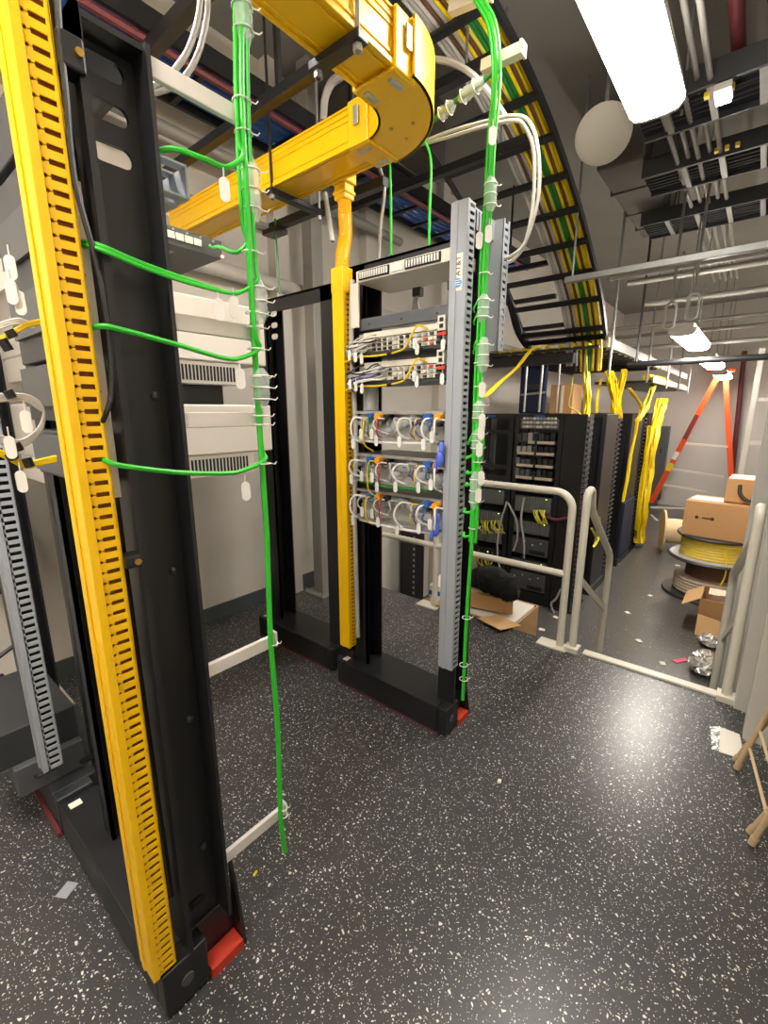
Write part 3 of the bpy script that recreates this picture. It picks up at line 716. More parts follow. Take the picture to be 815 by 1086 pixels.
def sleeveC(a, b, r=.021):
    a, b = Vector(gp(*a)), Vector(gp(*b)); n = 6
    obj('clear_sleeve', MB().tube([a.lerp(b, i / n) for i in range(n + 1)], [r * .5, r * .95, r, r * .9, r * 1.05, r * .9, r * .5], 10), 'clear', mC, smooth=True, label='clear plastic splice cover')
    for q in (.2, .5, .8): tie(mC, a.lerp(b, q), r * 1.02, q != .5)
for a, b in (((521, 188), (520, 225)), ((514, 312), (512, 342)), ((514, 358), (512, 395)), ((509, 425), (507, 448)), ((508, 455), (505, 480)), ((505, 500), (503, 540))): sleeveC(a, b)
for a in ((508, 385), (508, 410), (507, 490), (502, 560), (495, 655), (492, 705), (492, 720), (514, 290)): tie(mC, gp(*a), .017)
for a in ((519, 243), (509, 250), (512, 407), (523, 140), (512, 440), (511, 452), (509, 470), (511, 500), (508, 518)):
    ctag(mC, Vector(gp(*a)) + Vector((-.02, -.01, .02)), .022, xdir=(.64, -.77, 0))
# two thin green cables dropping behind, and one further left
for i, (pts, lb) in enumerate(((((415, 300), (415, 240), (414, 180), (412, 150)), 'thin green cable hanging straight down to the white shelf, left one'), (((455, 265), (456, 220), (457, 170), (450, 148), (445, 138)), 'thin green cable hanging down behind the overhead bend to the white shelf'), (((297, 312), (295, 280), (293, 250), (292, 232)), 'thin dark green cable hanging from the raceway to the empty rack'))):
    p = [tuple(ax(a, b, 1.72)) for a, b in pts]
    o = obj('green_cable', MB().tube(spl(p, 6), .0055, 7), 'green' if i < 2 else 'green_dark', smooth=True); tag(o, lb, 'cable')
# crossing wrapped green bundle and the bars above
p = [tuple(ax(a, b, 1.62)) for a, b in ((460, 128), (480, 110), (500, 96), (517, 82), (526, 70))]
o = obj('green_cable', MB().tube(spl(p, 6), .009, 7), 'green_dark', smooth=True); tag(o, 'dark green cable wrapped in clear covers rising right from the yellow bend', 'cable')
q0 = Vector(p[0]); q1 = Vector(p[3])
for a, b in ((.1, .42), (.5, .95)):
    pp = [q0.lerp(q1, a + (b - a) * k / 6) for k in range(7)]
    obj('clear_sleeve', MB().tube(pp, [.010, .020, .023, .019, .022, .020, .010], 10), 'clear', o, smooth=True)
    for k in (1, 4): tie(o, pp[k], .023, False, q1 - q0)
for i, (a, b) in enumerate((((512, 72), (555, 52)), ((478, 10), (520, -8)))):
    a, b = ax(*a, 1.53), ax(*b, 1.53)
    t = thing('cable_bar', ('white cable bar crossing the green cable above the grey duct', 'white cable bar at the top edge above the yellow bend')[i], 'bar', tuple(a))
    obj('bar', MB().bar(a, b, .03, .032), 'beige_white', t, bevel=.002)
    obj('end_cap', MB().obox(b, (b - a).normalized() * .004, (0, .0, .018), (b - a).normalized().cross(Vector((0, 0, 1))) * .018), 'wood', t)

# grey flexible conduits
def conduit(label, pts, r, m='pipe_grey', ties=True):
    P = spl(pts, 12); o = obj('flexible_conduit', MB().tube(P, r, 9), m, smooth=True); tag(o, label, 'conduit')
    return o
conduit('left grey conduit of the pair curving down behind the nearest rack post', [tuple(ay(152, 96, 1.0)), tuple(ay(166, 90, 1.0)), tuple(ay(182, 78, 1.0)), tuple(ay(200, 52, 1.0)), tuple(ay(211, 15, 1.0)), tuple(ay(213, -20, 1.0))], .0058)
conduit('right grey conduit of the pair curving down behind the nearest rack post', [tuple(ay(152, 100, 1.0)), tuple(ay(166, 98, 1.0)), tuple(ay(190, 88, 1.0)), tuple(ay(208, 62, 1.0)), tuple(ay(219, 22, 1.0)), tuple(ay(221, -20, 1.0))], .0058)
for i in range(2):
    d = 5 * i; X = 1.74 + .02 * i
    conduit(('outer white cable arching from the yellow bend to the grey duct', 'inner white cable arching from the yellow bend to the grey duct')[i], [tuple(ax(528, 276 + d, X)), tuple(ax(545, 270 + d, X)), tuple(ax(558, 255, X)), tuple(ax(571 - d, 210, X)), tuple(ax(571 - d, 160, X)), tuple(ax(562 - d, 130 + d, X)), tuple(ax(545, 123 + d, X)), tuple(ax(510, 130 + d, X)), tuple(ax(470, 142 + d, X)), tuple(ax(440, 155, X))], .0065, 'sheath')
conduit('thin grey cable hanging behind the raceway drop', [tuple(ax(402, 280, 1.75)), tuple(ax(404, 240, 1.75)), tuple(ax(408, 200, 1.75)), tuple(ax(403, 178, 1.75))], .008)

# ================================================================== OVERHEAD YELLOW RACEWAY
Z0, Z1 = 2.395, 2.52
RY0, RY1, RX0, RX1 = .955, 1.09, 1.42, 1.565
C0 = Vector((1.26, 1.26, 0)); RI, RO = .165, .325
t = thing('cable_raceway', 'wide yellow overhead raceway turning a corner above the racks', 'raceway', (1.3, 1.2, Z0))
def channel_prof(mb, pts_fn, lines):
    pass
r1 = MB().box(-1.2, C0.x - .02, RY0, RY1, Z0, Z0 + .006)
r1.box(-1.2, C0.x - .02, RY0, RY0 + .006, Z0, Z1); r1.box(-1.2, C0.x - .02, RY1 - .006, RY1, Z0, Z1)
r1.box(-1.2, C0.x - .02, RY0 - .005, RY1 + .005, Z1, Z1 + .008)
for yy in (RY0 + .018, RY1 - .024): r1.box(-1.2, C0.x - .02, yy, yy + .008, Z0 - .004, Z0)
for zz in (Z0 + .02, Z0 + .085, Z1 - .02): r1.box(-1.2, C0.x - .02, RY0 - .004, RY0, zz, zz + .008)
r1.box(-1.2, C0.x - .02, RY0 - .008, RY0 + .004, Z0 - .006, Z0 + .008); r1.box(-1.2, C0.x - .02, RY1 - .004, RY1 + .008, Z0 - .006, Z0 + .008)
obj('straight_run', r1, 'yellow', t, bevel=.0015)
r2 = MB().box(RX0, RX1, C0.y + .02, 2.74, Z0, Z0 + .006)
r2.box(RX0, RX0 + .006, C0.y + .02, 2.74, Z0, Z1); r2.box(RX1 - .006, RX1, C0.y + .02, 2.74, Z0, Z1); r2.box(RX0 - .005, RX1 + .005, C0.y + .02, 2.74, Z1, Z1 + .008)
for xx in (RX0 + .018, RX1 - .026): r2.box(xx, xx + .008, C0.y + .02, 2.74, Z0 - .004, Z0)
for zz in (Z0 + .02, Z0 + .085, Z1 - .02): r2.box(RX0 - .004, RX0, C0.y + .02, 2.74, zz, zz + .008)
r2.box(RX0 - .008, RX0 + .004, C0.y + .02, 2.74, Z0 - .006, Z0 + .008); r2.box(RX1 - .004, RX1 + .008, C0.y + .02, 2.74, Z0 - .006, Z0 + .008)
obj('straight_run', r2, 'yellow', t, bevel=.0015)
el = MB(); NA = 18
def arc(r, k, z):
    an = -PI / 2 + (PI / 2) * k / NA; return Vector((C0.x + r * math.cos(an), C0.y + r * math.sin(an), z))
for k in range(NA):
    for ra, rb, za, zb in ((RI - .012, RO + .012, Z0 - .010, Z0 - .004), (RI - .012, RI - .004, Z0 - .01, Z1 + .01), (RO + .004, RO + .014, Z0 - .01, Z1 + .014), (RI - .012, RO + .012, Z1 + .004, Z1 + .012)):
        n = len(el.v)
        for z in (za, zb):
            for kk in (k, k + 1):
                for rr in (ra, rb): el.v.append(arc(rr, kk, z))
        for f in ((0, 1, 3, 2), (4, 6, 7, 5), (0, 4, 5, 1), (2, 3, 7, 6), (0, 2, 6, 4), (1, 5, 7, 3)): el.f.append(tuple(n + i for i in f))
eo = obj('elbow', el, 'yellow', t, smooth=True)
for r, k in ((.27, 8), (.27, 12), (.2, 10)): obj('rivet', MB().cyl(arc(r, k, Z0 - .010), arc(r, k, Z0 - .015), .006, 8), 'brass', eo)
def coupler(c, along, across, w):
    c, a, s = Vector(c), Vector(along), Vector(across); hw = w / 2
    mb = MB()
    mb.obox(c + Vector((0, 0, -.012)), a * .05, s * (hw + .01), (0, 0, .006))
    mb.obox(c + s * (hw + .012) + Vector((0, 0, .06)), a * .05, s * .006, (0, 0, .075))
    mb.obox(c - s * (hw + .012) + Vector((0, 0, .06)), a * .05, s * .006, (0, 0, .075))
    mb.obox(c + s * (hw + .02) + Vector((0, 0, .06)), a * .032, s * .006, (0, 0, .05))
    cp = obj('coupler', mb, 'yellow', t, bevel=.005)
    for sg in (1, -1):
        obj('latch', MB().obox(c + s * sg * (hw + .025) + Vector((0, 0, .075)), a * .012, s * .004, (0, 0, .03)), 'steel', cp, bevel=.002)
        obj('latch', MB().obox(c + s * sg * (hw - .02) + Vector((0, 0, -.02)), a * .028, s * .010, (0, 0, .004)), 'steel', cp, bevel=.002)
coupler((C0.x - .02, (RY0 + RY1) / 2, Z0), (1, 0, 0), (0, 1, 0), RY1 - RY0)
coupler(((RX0 + RX1) / 2, C0.y + .02, Z0), (0, 1, 0), (1, 0, 0), RX1 - RX0)
ou = MB().box(RX1, RX1 + .07, 1.50, 1.585, Z0 - .01, Z0 + .07); ou.box(RX1 + .005, RX1 + .065, 1.51, 1.575, Z0 - .07, Z0 - .01); ou.box(RX1, RX1 + .07, 1.505, 1.58, Z0 - .05, Z0 - .035)
obj('drop_outlet', ou, 'yellow', t, bevel=.004)
P = spl([(RX1 + .035, 1.542, Z0 - .05), (RX1 + .035, 1.54, Z0 - .13), (RX1 + .02, 1.525, Z0 - .22), (RX1 - .02, 1.505, Z0 - .30), (1.526, 1.493, 2.02)], 14)
ft = MB(); rs = [.0285 + .0022 * (i % 2) for i in range(len(P))]
ft.tube(P, rs, 14)
tag(obj('flexible_tube', ft, 'yellow_tube', smooth=True), 'orange yellow corrugated tube dropping from the raceway to the slotted duct', 'tube')
# brackets
def bracket(label, c, along, half, drop_side, z=Z0 - .014):
    b = thing('raceway_bracket', label, 'bracket', (c[0], c[1], z - .03))
    c = Vector((c[0], c[1], z - .012)); a = Vector(along)
    obj('bar', MB().obox(c, a * half, a.cross(Vector((0, 0, 1))) * .02, (0, 0, .012)), 'black', b, bevel=.003)
    for s in (-1, 1):
        p = c + a * s * (half - .02)
        obj('threaded_rod', MB().cyl(p + Vector((0, 0, -.03)), p + Vector((0, 0, 1.2)), .006, 8), 'galv' if s == drop_side else 'black', b)
        obj('nut', MB().cyl(p + Vector((0, 0, -.028)), p + Vector((0, 0, -.012)), .013, 6), 'steel', b)
    return b
bracket('black bracket bolted under the yellow raceway near the bend', (1.04, 1.02), (0, 1, 0), .095, -1)
bracket('black bracket under the yellow raceway left of the drop tube', ((RX0 + RX1) / 2 + .06, 1.80), (1, 0, 0), .16, 1)
s = thing('strut_channel', 'black strut running along the wall side of the yellow raceway', 'strut', (1.75, 2.0, 2.40))
obj('channel', MB().box(1.73, 1.77, 1.43, 2.25, 2.40, 2.44), 'black', s, bevel=.002)
obj('end_bracket', MB().box(1.70, 1.78, 2.15, 2.27, 2.375, 2.40), 'black', s)
s = thing('strut_channel', 'black strut above the far side of the yellow raceway', 'strut', (1.33, 2.0, 2.6))
obj('channel', MB().box(1.30, 1.34, 1.35, 2.74, 2.60, 2.64), 'black', s, bevel=.002)
obj('hanger', MB().box(1.31, 1.33, 1.6, 1.62, 2.64, 3.6), 'black', s)
tag(obj('drop_pipe', MB().cyl(ax(345, 205, 1.72), ax(353, 256, 1.72), .012, 8), 'pipe_white', smooth=True), 'short white tube hanging beside the corrugated drop tube', 'tube')

# ================================================================== RAILINGS
def rail_post(parent, x, y, z0, z1, r=.021): return obj('post', MB().cyl((x, y, z0), (x, y, z1), r, 14), 'rail', parent, smooth=True)
gr = thing('guard_rail', 'cream two bar guard rail along the platform edge', 'railing', (2.66, 1.6, 0))
R_ = .022
corner = [(2.66, .775, 0), (2.66, .775, .86)] + [(2.66, .775 + .1 - .1 * math.cos(q * PI / 16), .87 + .1 * math.sin(q * PI / 16)) for q in range(1, 9)] + [(2.66, 1.5, .97), (2.66, 2.74, .97)]
obj('top_rail', MB().tube(corner, R_, 14), 'rail', gr, smooth=True)
obj('mid_rail', MB().cyl((2.66, .775, .475), (2.66, 2.74, .475), R_ * .95, 14), 'rail', gr, smooth=True)
for yy in (1.70, 2.6): rail_post(gr, 2.66, yy, 0, .97)
for yy in (.775, 1.70): obj('foot_plate', MB().box(2.60, 2.70, yy - .05, yy + .13, 0, .012), 'rail', gr, bevel=.003)
def stair_rail(label, y, dy=0):
    t = thing('stair_handrail', label, 'railing', (2.7, y, 0))
    xp = 2.66
    pts = [(xp, y, 0), (xp, y, .93)] + [(xp + .05 - .05 * math.cos(q * PI / 8), y, .94 + .05 * math.sin(q * PI / 8)) for q in range(1, 8)] + [(xp + .105, y, .92), (xp + .13, y, .86), (xp + .2, y, .80), (3.33, y + dy, .47)] + [(3.38, y + dy, .42), (3.39, y + dy, .36), (3.39, y + dy, -.70)]
    obj('rail', MB().tube(pts, .022, 14), 'rail', t, smooth=True)
    obj('mid_bar', MB().bar((xp, y, .47), (3.39, y + dy, .02), .012, .04), 'rail', t)
    obj('foot_plate', MB().box(xp - .04, xp + .04, y - .04, y + .04, 0, .035), 'rail', t, bevel=.004)
    return t
stair_rail('cream stair handrail at the end of the guard rail', .70)
stair_rail('cream stair handrail on the right beside the grey column', -.055, .055)

# ================================================================== FAR RACKS (lower floor)
FZ, FT = -.70, 1.40
XF = 4.75
def fy(px, py=500, X=XF): return ax(px, py, X).y
def fz(py, px=570, X=XF): return ax(px, py, X).z
def far_frame(label, y0, y1, x0, x1, slots=False):
    t = thing('equipment_rack', label, 'rack', ((x0 + x1) / 2, (y0 + y1) / 2, FZ))
    for ya in (y0, y1 - .05):
        p = MB().box(x0, x0 + .06, ya, ya + .05, FZ + .12, FT); p.box(x1 - .05, x1, ya, ya + .05, FZ + .12, FT)
        obj('post', p, 'black', t)
    obj('base', MB().box(x0 - .02, x1 + .02, y0, y1, FZ, FZ + .13), 'black', t, bevel=.005)
    b = MB().box(x0, x0 + .05, y0 + .05, y1 - .05, FT - .05, FT); b.box(x1 - .05, x1, y0 + .05, y1 - .05, FT - .05, FT); b.box(x0 + .05, x1 - .05, y0, y0 + .04, FT - .04, FT)
    obj('top_bar', b, 'black', t)
    obj('name_plate', MB().box(x0 - .003, x0, (y0 + y1) / 2 - .05, (y0 + y1) / 2 + .05, FT - .035, FT - .012), 'blue', t, label='small blue name plate')
    return t
yR0, yR1 = 1.545, 2.06
yL0, yL1 = 2.08, 2.62
f1 = far_frame('black rack full of grey modules beyond the guard rail, right one', yR0, yR1, XF, XF + .45)
f2 = far_frame('black rack with an open top half beyond the guard rail, left one', yL0, yL1, XF, XF + .45)
def manager(label, y0, y1, x0, x1, front=True):
    t = thing('cable_manager', label, 'cable manager', ((x0 + x1) / 2, (y0 + y1) / 2, FZ))
    obj('cover', MB().box(x0, x0 + .02, y0 + .02, y1, FZ + .02, FT), 'black', t, bevel=.004)
    obj('spine', MB().box(x0 + .02, x1, y0 + .07, y1, FZ + .02, FT), 'black', t)
    rb = MB(); n = 34
    for k in range(n):
        zz = FZ + .12 + (FT - FZ - .15) * k / n
        rb.box(x0 + .02, x0 + .16, y0, y0 + .012, zz, zz + .022)
        rb.box(x0 + .15, x0 + .16, y0, y0 + .07, zz, zz + .022)
    obj('finger_strip', rb, 'charcoal', t, label='row of dark plastic fingers')
    obj('foot', MB().box(x0 - .02, x1 + .02, y0 - .01, y1, FZ, FZ + .02), 'black', t)
    return t
manager('black cable manager just right of the guard rail corner', 1.30, 1.54, XF, XF + .40)
def units(y0, y1, specs, who, rk):
    for i, (pa, pb, kind) in enumerate(specs):
        z1 = fz(pa); z0 = fz(pb)
        w = ('topmost', 'second from top', 'third from top', 'fourth from top', 'fifth from top', 'sixth from top', 'seventh from top', 'eighth from top', 'ninth from top', 'tenth from top', 'eleventh from top')[i]
        nm = {'patch': 'patch field', 'shelf': 'shelf', 'mod': 'module chassis', 'box': 'plain chassis', 'dark': 'dark unit'}[kind]
        t = thing('equipment_chassis' if kind != 'patch' else 'patchbay', 'grey %s in the %s, %s' % (nm, who, w), 'equipment', (XF + .2, (y0 + y1) / 2, z0))
        rnd = random.Random(100 + i + int(y0 * 100))
        ya, yb = y0 + .055, y1 - .055
        if kind == 'patch':
            obj('case', MB().box(XF + .01, XF + .08, ya, yb, z0, z1), 'module', t)
            for r in range(3):
                for k in range(10):
                    yy = ya + .02 + (yb - ya - .04) * k / 10; zz = z0 + (z1 - z0) * (.16 + .32 * r)
                    obj('port_cluster', MB().sphere((XF + .004, yy + .015, zz), .019, (.7, 1.1, .75), 8, 5), rnd.choice(('beige_white', 'tag', 'silver_face', 'rope')), t)
        elif kind == 'shelf':
            obj('tray', MB().box(XF - .03, XF + .4, ya, yb, z0, z0 + .02), 'black', t)
            ym = ya + (yb - ya) * .54
            for k, (e0, e1) in enumerate(((ya + .01, ym - .03), (ym, yb - .005))):
                if i == 1 and k == 1: e1 = e0 + .07
                obj('front_edge', MB().box(XF - .05, XF - .03, e0, e1, z0 - .004, z0 + .024), 'rope', t, label='pale front edge')
            for k in range(7):
                yy = ya + .02 + k * .06
                left = yy > ym
                obj('card', MB().box(XF - .01, XF + .2, yy, yy + .045, z0 + .02, z1 - .012 - .03 * rnd.random()), rnd.choice(('maroon', 'darkgrey', 'silver_face', 'charcoal', 'module') if left and i > 2 else ('module', 'darkgrey', 'silver_face', 'charcoal') if left else ('black', 'charcoal', 'black', 'slot_dark')), t)
        elif kind == 'mod':
            obj('case', MB().box(XF, XF + .42, ya, yb, z0, z1), 'charcoal', t)
            n = 12
            for k in range(n):
                yy = ya + .005 + (yb - ya - .01) * k / n; w_ = (yb - ya - .01) / n
                c = obj('card', MB().box(XF - .012, XF, yy + .001, yy + w_ - .003, z0 + .008, z1 - .008), 'module', t)
                obj('card_handle', MB().box(XF - .018, XF - .012, yy + w_ * .3, yy + w_ * .6, z0 + .015, z0 + .025), 'charcoal', c)
            obj('indicator', MB().box(XF - .016, XF - .010, ya + .05, ya + .062, z1 - .02, z1 - .012), rnd.choice(('led_green', 'led_amber')), t)
        elif kind == 'box':
            obj('case', MB().box(XF - .01, XF + .42, ya, yb, z0, z1), 'plate', t, bevel=.004)
            for k in range(4): obj('knob', MB().cyl((XF - .01, ya + .08 + .09 * k, z1 - .04 - .03 * (k % 2)), (XF - .02, ya + .08 + .09 * k, z1 - .04 - .03 * (k % 2)), .008, 8), 'beige_white', t)
            obj('dark_panel', MB().box(XF - .013, XF - .009, ya + .03, ya + .2, z0 + .02, z0 + .06), 'black', t)
        else:
            obj('case', MB().box(XF + .01, XF + .42, ya, yb, z0, z1), 'black', t)
            for k in range(6): obj('indicator', MB().box(XF + .005, XF + .011, ya + .05 + .06 * k, ya + .062 + .06 * k, (z0 + z1) / 2, (z0 + z1) / 2 + .01), rnd.choice(('led_green', 'charcoal', 'steel', 'steel')), t)
units(yR0, yR1, ((441, 455, 'patch'), (457, 470, 'shelf'), (471, 482, 'shelf'), (484, 495, 'shelf'), (496, 508, 'shelf'), (514, 524, 'dark'), (527, 545, 'mod'), (554, 568, 'mod'), (572, 590, 'box'), (596, 606, 'mod'), (609, 628, 'box')), 'right far rack', f1)
units(yL0, yL1, ((508, 522, 'dark'), (524, 541, 'mod'), (549, 563, 'mod'), (567, 585, 'mod'), (592, 602, 'dark')), 'left far rack', f2)
obj('cross_bar', MB().box(XF, XF + .03, yL0 + .05, yL1 - .05, fz(461), fz(457)), 'black', f2)
obj('cross_bar', MB().box(XF, XF + .03, yL0 + .05, yL1 - .05, fz(501), fz(496)), 'black', f2)
# fibre tails on the modules
rnd = random.Random(5)
def tails(label, px0, px1, py0, py1, m, n, grp):
    for k in range(n):
        a = px0 + (px1 - px0) * k / n
        p0 = ax(a, py0, XF - .02); p1 = ax(a + rnd.uniform(-2, 4), (py0 + py1) / 2, XF - .07); p2 = ax(a + rnd.uniform(0, 8), py1, XF - .05)
        loopc(label, [p0, p1, p2], .006, m, 'fibre_jumper', grp)
tails('short yellow jumper drooping from the modules of the right far rack', 566, 580, 541, 556, 'fibre_pale', 9, 'yellow jumpers right far rack')
tails('short yellow jumper drooping from the modules of the left far rack', 508, 532, 552, 566, 'fibre_pale', 12, 'yellow jumpers left far rack')
tails('low yellow jumper drooping under the rail in the left far rack', 504, 520, 588, 602, 'fibre_pale', 9, 'low yellow jumpers left far rack')
loopc('red lead across the modules of the right far rack', [ax(580, 548, XF - .05), ax(590, 551, XF - .06), ax(602, 549, XF - .05)], .016, 'maroon')
for i, q in enumerate((((538, 532), (530, 560), (528, 590), (534, 612), (541, 625)), ((539, 533), (548, 552), (549, 570), (545, 584)), ((556, 528), (553, 550), (556, 575), (556, 592)), ((595, 625), (590, 635), (585, 640), (588, 650), (595, 655)))):
    loopc(('grey cable hanging down the front of the left far rack', 'grey cable looping between the two far racks', 'thick grey cable at the left post of the right far rack', 'pale cable curling from the lowest chassis of the right far rack')[i], [ax(a, b, XF - .09) for a, b in q], .011, 'grey_cable')
# rods standing on rack tops
for i, (a, yb) in enumerate(((556, 437), (572, 437), (590, 437))):
    p = ax(a, yb, XF + .15); q = p.copy(); q.z = 1.98
    tag(obj('support_rod', MB().cyl(p, q, .012, 8), 'steel', smooth=True), 'steel rod rising from the far rack top to the tray, %s' % ('left one', 'middle one', 'right one')[i], 'rod')
# navy drape box and things behind the racks
t = thing('hanging_cloth', 'dark navy cloth hanging above the far racks with a faded pale print', 'cloth', (5.45, 2.2, FT))
obj('cloth', MB().box(5.42, 5.48, ax(580, 400, 5.42).y, ax(552, 400, 5.42).y, FT + .002, ax(565, 372, 5.42).z), 'navy', t, bevel=.02)
pc = ax(566, 411, 5.41); 
obj('pale_stripe', MB().obox(pc + Vector((0, 0, -.07)), (.004, 0, 0), (0, .15, -.012), (0, 0, .012)), 'silver_face', t, label='pale printed stripe')
obj('pale_patch', MB().obox(pc + Vector((0, .02, .01)), (.004, 0, 0), (0, .10, 0), (0, 0, .03)), 'charcoal', t, label='faded print')
t = thing('carton', 'tan carton standing high behind the far racks', 'box', (5.6, 1.95, FT))
obj('body', MB().box(5.55, 5.9, ax(608, 420, 5.55).y, ax(584, 420, 5.55).y, FT + .002, ax(590, 408, 5.55).z), 'card', t, bevel=.005)
obj('tape_strip', MB().box(5.545, 5.551, ax(598, 420, 5.55).y, ax(595, 420, 5.55).y, FT + .01, ax(590, 409, 5.55).z), 'tape', t)

# rows along the aisle behind row one
def end_panel(label, x0, x1, y0, y1, m='black', zt=FT):
    t = thing('equipment_rack', label, 'rack', ((x0 + x1) / 2, (y0 + y1) / 2, FZ))
    obj('end_panel', MB().box(x0, x1, y0, y0 + .05, FZ + .02, zt), m, t, bevel=.006)
    obj('frame', MB().box(x0 + .02, x0 + .07, y0 + .05, y1, FZ + .1, zt).box(x1 - .07, x1 - .02, y0 + .05, y1, FZ + .1, zt).box(x0 + .07, x1 - .07, y1 - .05, y1, FZ + .1, zt), 'black', t)
    obj('shelf_block', MB().box(x0 + .08, x1 - .08, y0 + .08, y1 - .1, FZ + .2, zt - .2), 'charcoal', t)
    obj('base', MB().box(x0 - .02, x1 + .02, y0 - .02, y1, FZ, FZ + .1), 'black', t, bevel=.004)
    obj('top_bar', MB().box(x0, x1, y0 + .05, y1, zt - .04, zt), 'black', t)
    return t
end_panel('black rack end panel second along the aisle, with yellow bundles entering its top', 5.40, 5.92, 1.30, 2.6)
manager('black cable manager behind the second rack along the aisle', 1.30, 1.54, 5.98, 6.36)
t = end_panel('third dark rack along the aisle with a navy lower half', 6.72, 7.42, 1.31, 2.6, 'black')
obj('lower_cover', MB().box(6.74, 7.40, 1.285, 1.31, FZ + .12, .2), 'navy', t, label='navy lower cover')
manager('black cable manager behind the third rack along the aisle', 1.30, 1.54, 7.5, 7.88)
end_panel('farthest black rack along the aisle draped in yellow fibre', 8.05, 8.70, 1.33, 2.6, 'charcoal')

# fibre bundles
def bundle(label, pts, r, n=10, m='fibre', flare=1.0):
    P = spl(pts, 8); mb = MB(); rnd = random.Random(len(label))
    offs = [(rnd.uniform(-1, 1), rnd.uniform(-1, 1), rnd.uniform(-.6, .6)) for _ in range(int(n * 2.2))]
    for o in offs:
        ph = rnd.random() * 6
        mb.tube([p + Vector((o[0], o[1] * .6, o[2] * .3)) * r * (1 + .3 * math.sin(ph + i * (.3 + .05 * ph))) for i, p in enumerate(P)], max(.0035, r * .19), 5)
    return tag(obj('fibre_bundle', mb, m, smooth=True), label, 'cable bundle')
Yb = 1.42
bundle('yellow fibre bundle dropping from the tray into the first cable manager', [ax(622, 378, XF + .2), ax(623, 400, XF + .2), ax(624, 425, XF + .2), ax(622, 442, XF + .2)], .045, 12)
bundle('left yellow fibre bundle of the pair entering the second rack end', [ay(646, 394, 1.36), ay(650, 410, 1.36), ay(653, 430, 1.36), ay(654, 443, 1.36)], .05, 12)
bundle('right yellow fibre bundle of the pair entering the second rack end', [ay(662, 392, 1.37), ay(659, 410, 1.37), ay(656, 430, 1.37), ay(657, 443, 1.37)], .045, 10)
bundle('pale yellow wrapped bundle slanting down from the far tray', [ay(694, 405, 1.26), ay(689, 420, 1.26), ay(683, 436, 1.26), ay(676, 446, 1.26)], .045, 12, 'fibre_pale')
bundle('yellow fibre bundle forking left under the far tray', [ay(668, 412, 1.28), ay(675, 422, 1.28), ay(681, 432, 1.27), ay(678, 445, 1.26)], .03, 8)
bundle('thin yellow bundle running down the third rack end', [ay(676, 444, 1.24), ay(673, 465, 1.24), ay(668, 490, 1.24), ay(664, 515, 1.24), ay(661, 532, 1.24)], .03, 9)
bundle('broad curtain of yellow fibre down the farthest rack end', [ay(703, 424, 1.245), ay(699, 440, 1.245), ay(692, 470, 1.245), ay(688, 500, 1.245), ay(683, 530, 1.245), ay(680, 560, 1.245), ay(678, 575, 1.245)], .085, 34)
bundle('yellow fibre bundle left of the broad curtain on the farthest rack', [ay(690, 452, 1.25), ay(686, 480, 1.25), ay(682, 510, 1.25), ay(677, 545, 1.25), ay(676, 562, 1.25)], .04, 12)
bundle('yellow bundle rising from the green cables to the far tray', [tuple(ax(513, 421, 1.9)), tuple(ax(528, 408, 2.3)), tuple(ax(548, 390, 3.0)), tuple(ax(566, 369, 3.8)), tuple(ax(580, 366, 4.4))], .012, 9)
bundle('thin yellow bundle standing between the first and second rack', [ay(638, 402, 1.5), ay(634, 420, 1.5), ay(633, 438, 1.5)], .02, 6)
bundle('yellow slack spilling beside the stair rail between the first racks', [ay(628, 560, 1.31), ay(633, 572, 1.29), ay(630, 580, 1.29), ay(637, 566, 1.29), ay(636, 548, 1.30)], .018, 6, 'fibre_pale')
loopc('single thin yellow fibre dangling to the right of the rods', [ax(608, 400, XF + .1), ax(606, 415, XF + .1), ax(604, 430, XF + .1), ax(612, 436, XF + .1), ax(618, 441, XF + .1)], .006, 'fibre_pale')

# overhead tray over the far racks
t = thing('cable_tray', 'long black cable tray with a bright side rail over the far racks', 'cable tray', (6.2, 1.75, 1.95))
obj('side_rail', MB().box(4.72, 7.5, 1.19, 1.215, 2.01, 2.10), 'steel', t, bevel=.004, label='bright steel side rail')
obj('inner_rail', MB().box(4.4, 7.5, 2.36, 2.39, 1.97, 2.04), 'black', t)
for k in range(13): obj('rung', MB().box(4.5 + k * .24, 4.53 + k * .24, 1.215, 2.36, 1.985, 2.01), 'black', t)
obj('front_beam', MB().box(4.40, 4.47, 1.4, 2.76, 1.86, 1.95), 'black', t)
sl = MB()
for k in range(8):
    yy = 1.32 + k * .12; sl.tube([(4.5, yy, 2.02), (6, yy + .03, 2.025), (7.45, yy, 2.02)], .022, 6)
obj('laid_cables', sl, 'fibre', t, kind='stuff', label='yellow fibre lying in the tray')
for i, xx in enumerate((4.78, 6.6)):
    h = obj('hanger_rod', MB().cyl((xx, 1.18, 1.78), (xx, 1.18, 3.6), .012, 8), 'galv', t)
    obj('clamp', MB().box(xx - .03, xx + .03, 1.165, 1.195, 2.0, 2.11), 'steel', h)
t = thing('cable_tray', 'far end cable tray with yellow fibre and steel side plates', 'cable tray', (9.0, 1.5, 1.86))
obj('side_rail', MB().box(7.6, 10.4, 1.19, 1.215, 2.01, 2.10), 'steel', t, bevel=.004)
obj('lower_rail', MB().box(7.0, 10.5, 1.17, 1.195, 1.80, 1.88), 'steel', t, bevel=.004)
obj('bed', MB().box(7.0, 10.5, 1.195, 1.9, 1.80, 1.83), 'black', t)
obj('laid_cables', MB().tube(spl([(7.0, 1.26, 1.87), (8.2, 1.24, 1.88), (9.4, 1.26, 1.87), (10.4, 1.24, 1.87)], 6), .05, 7), 'fibre', t, kind='stuff', label='yellow fibre lying in the lower tray')
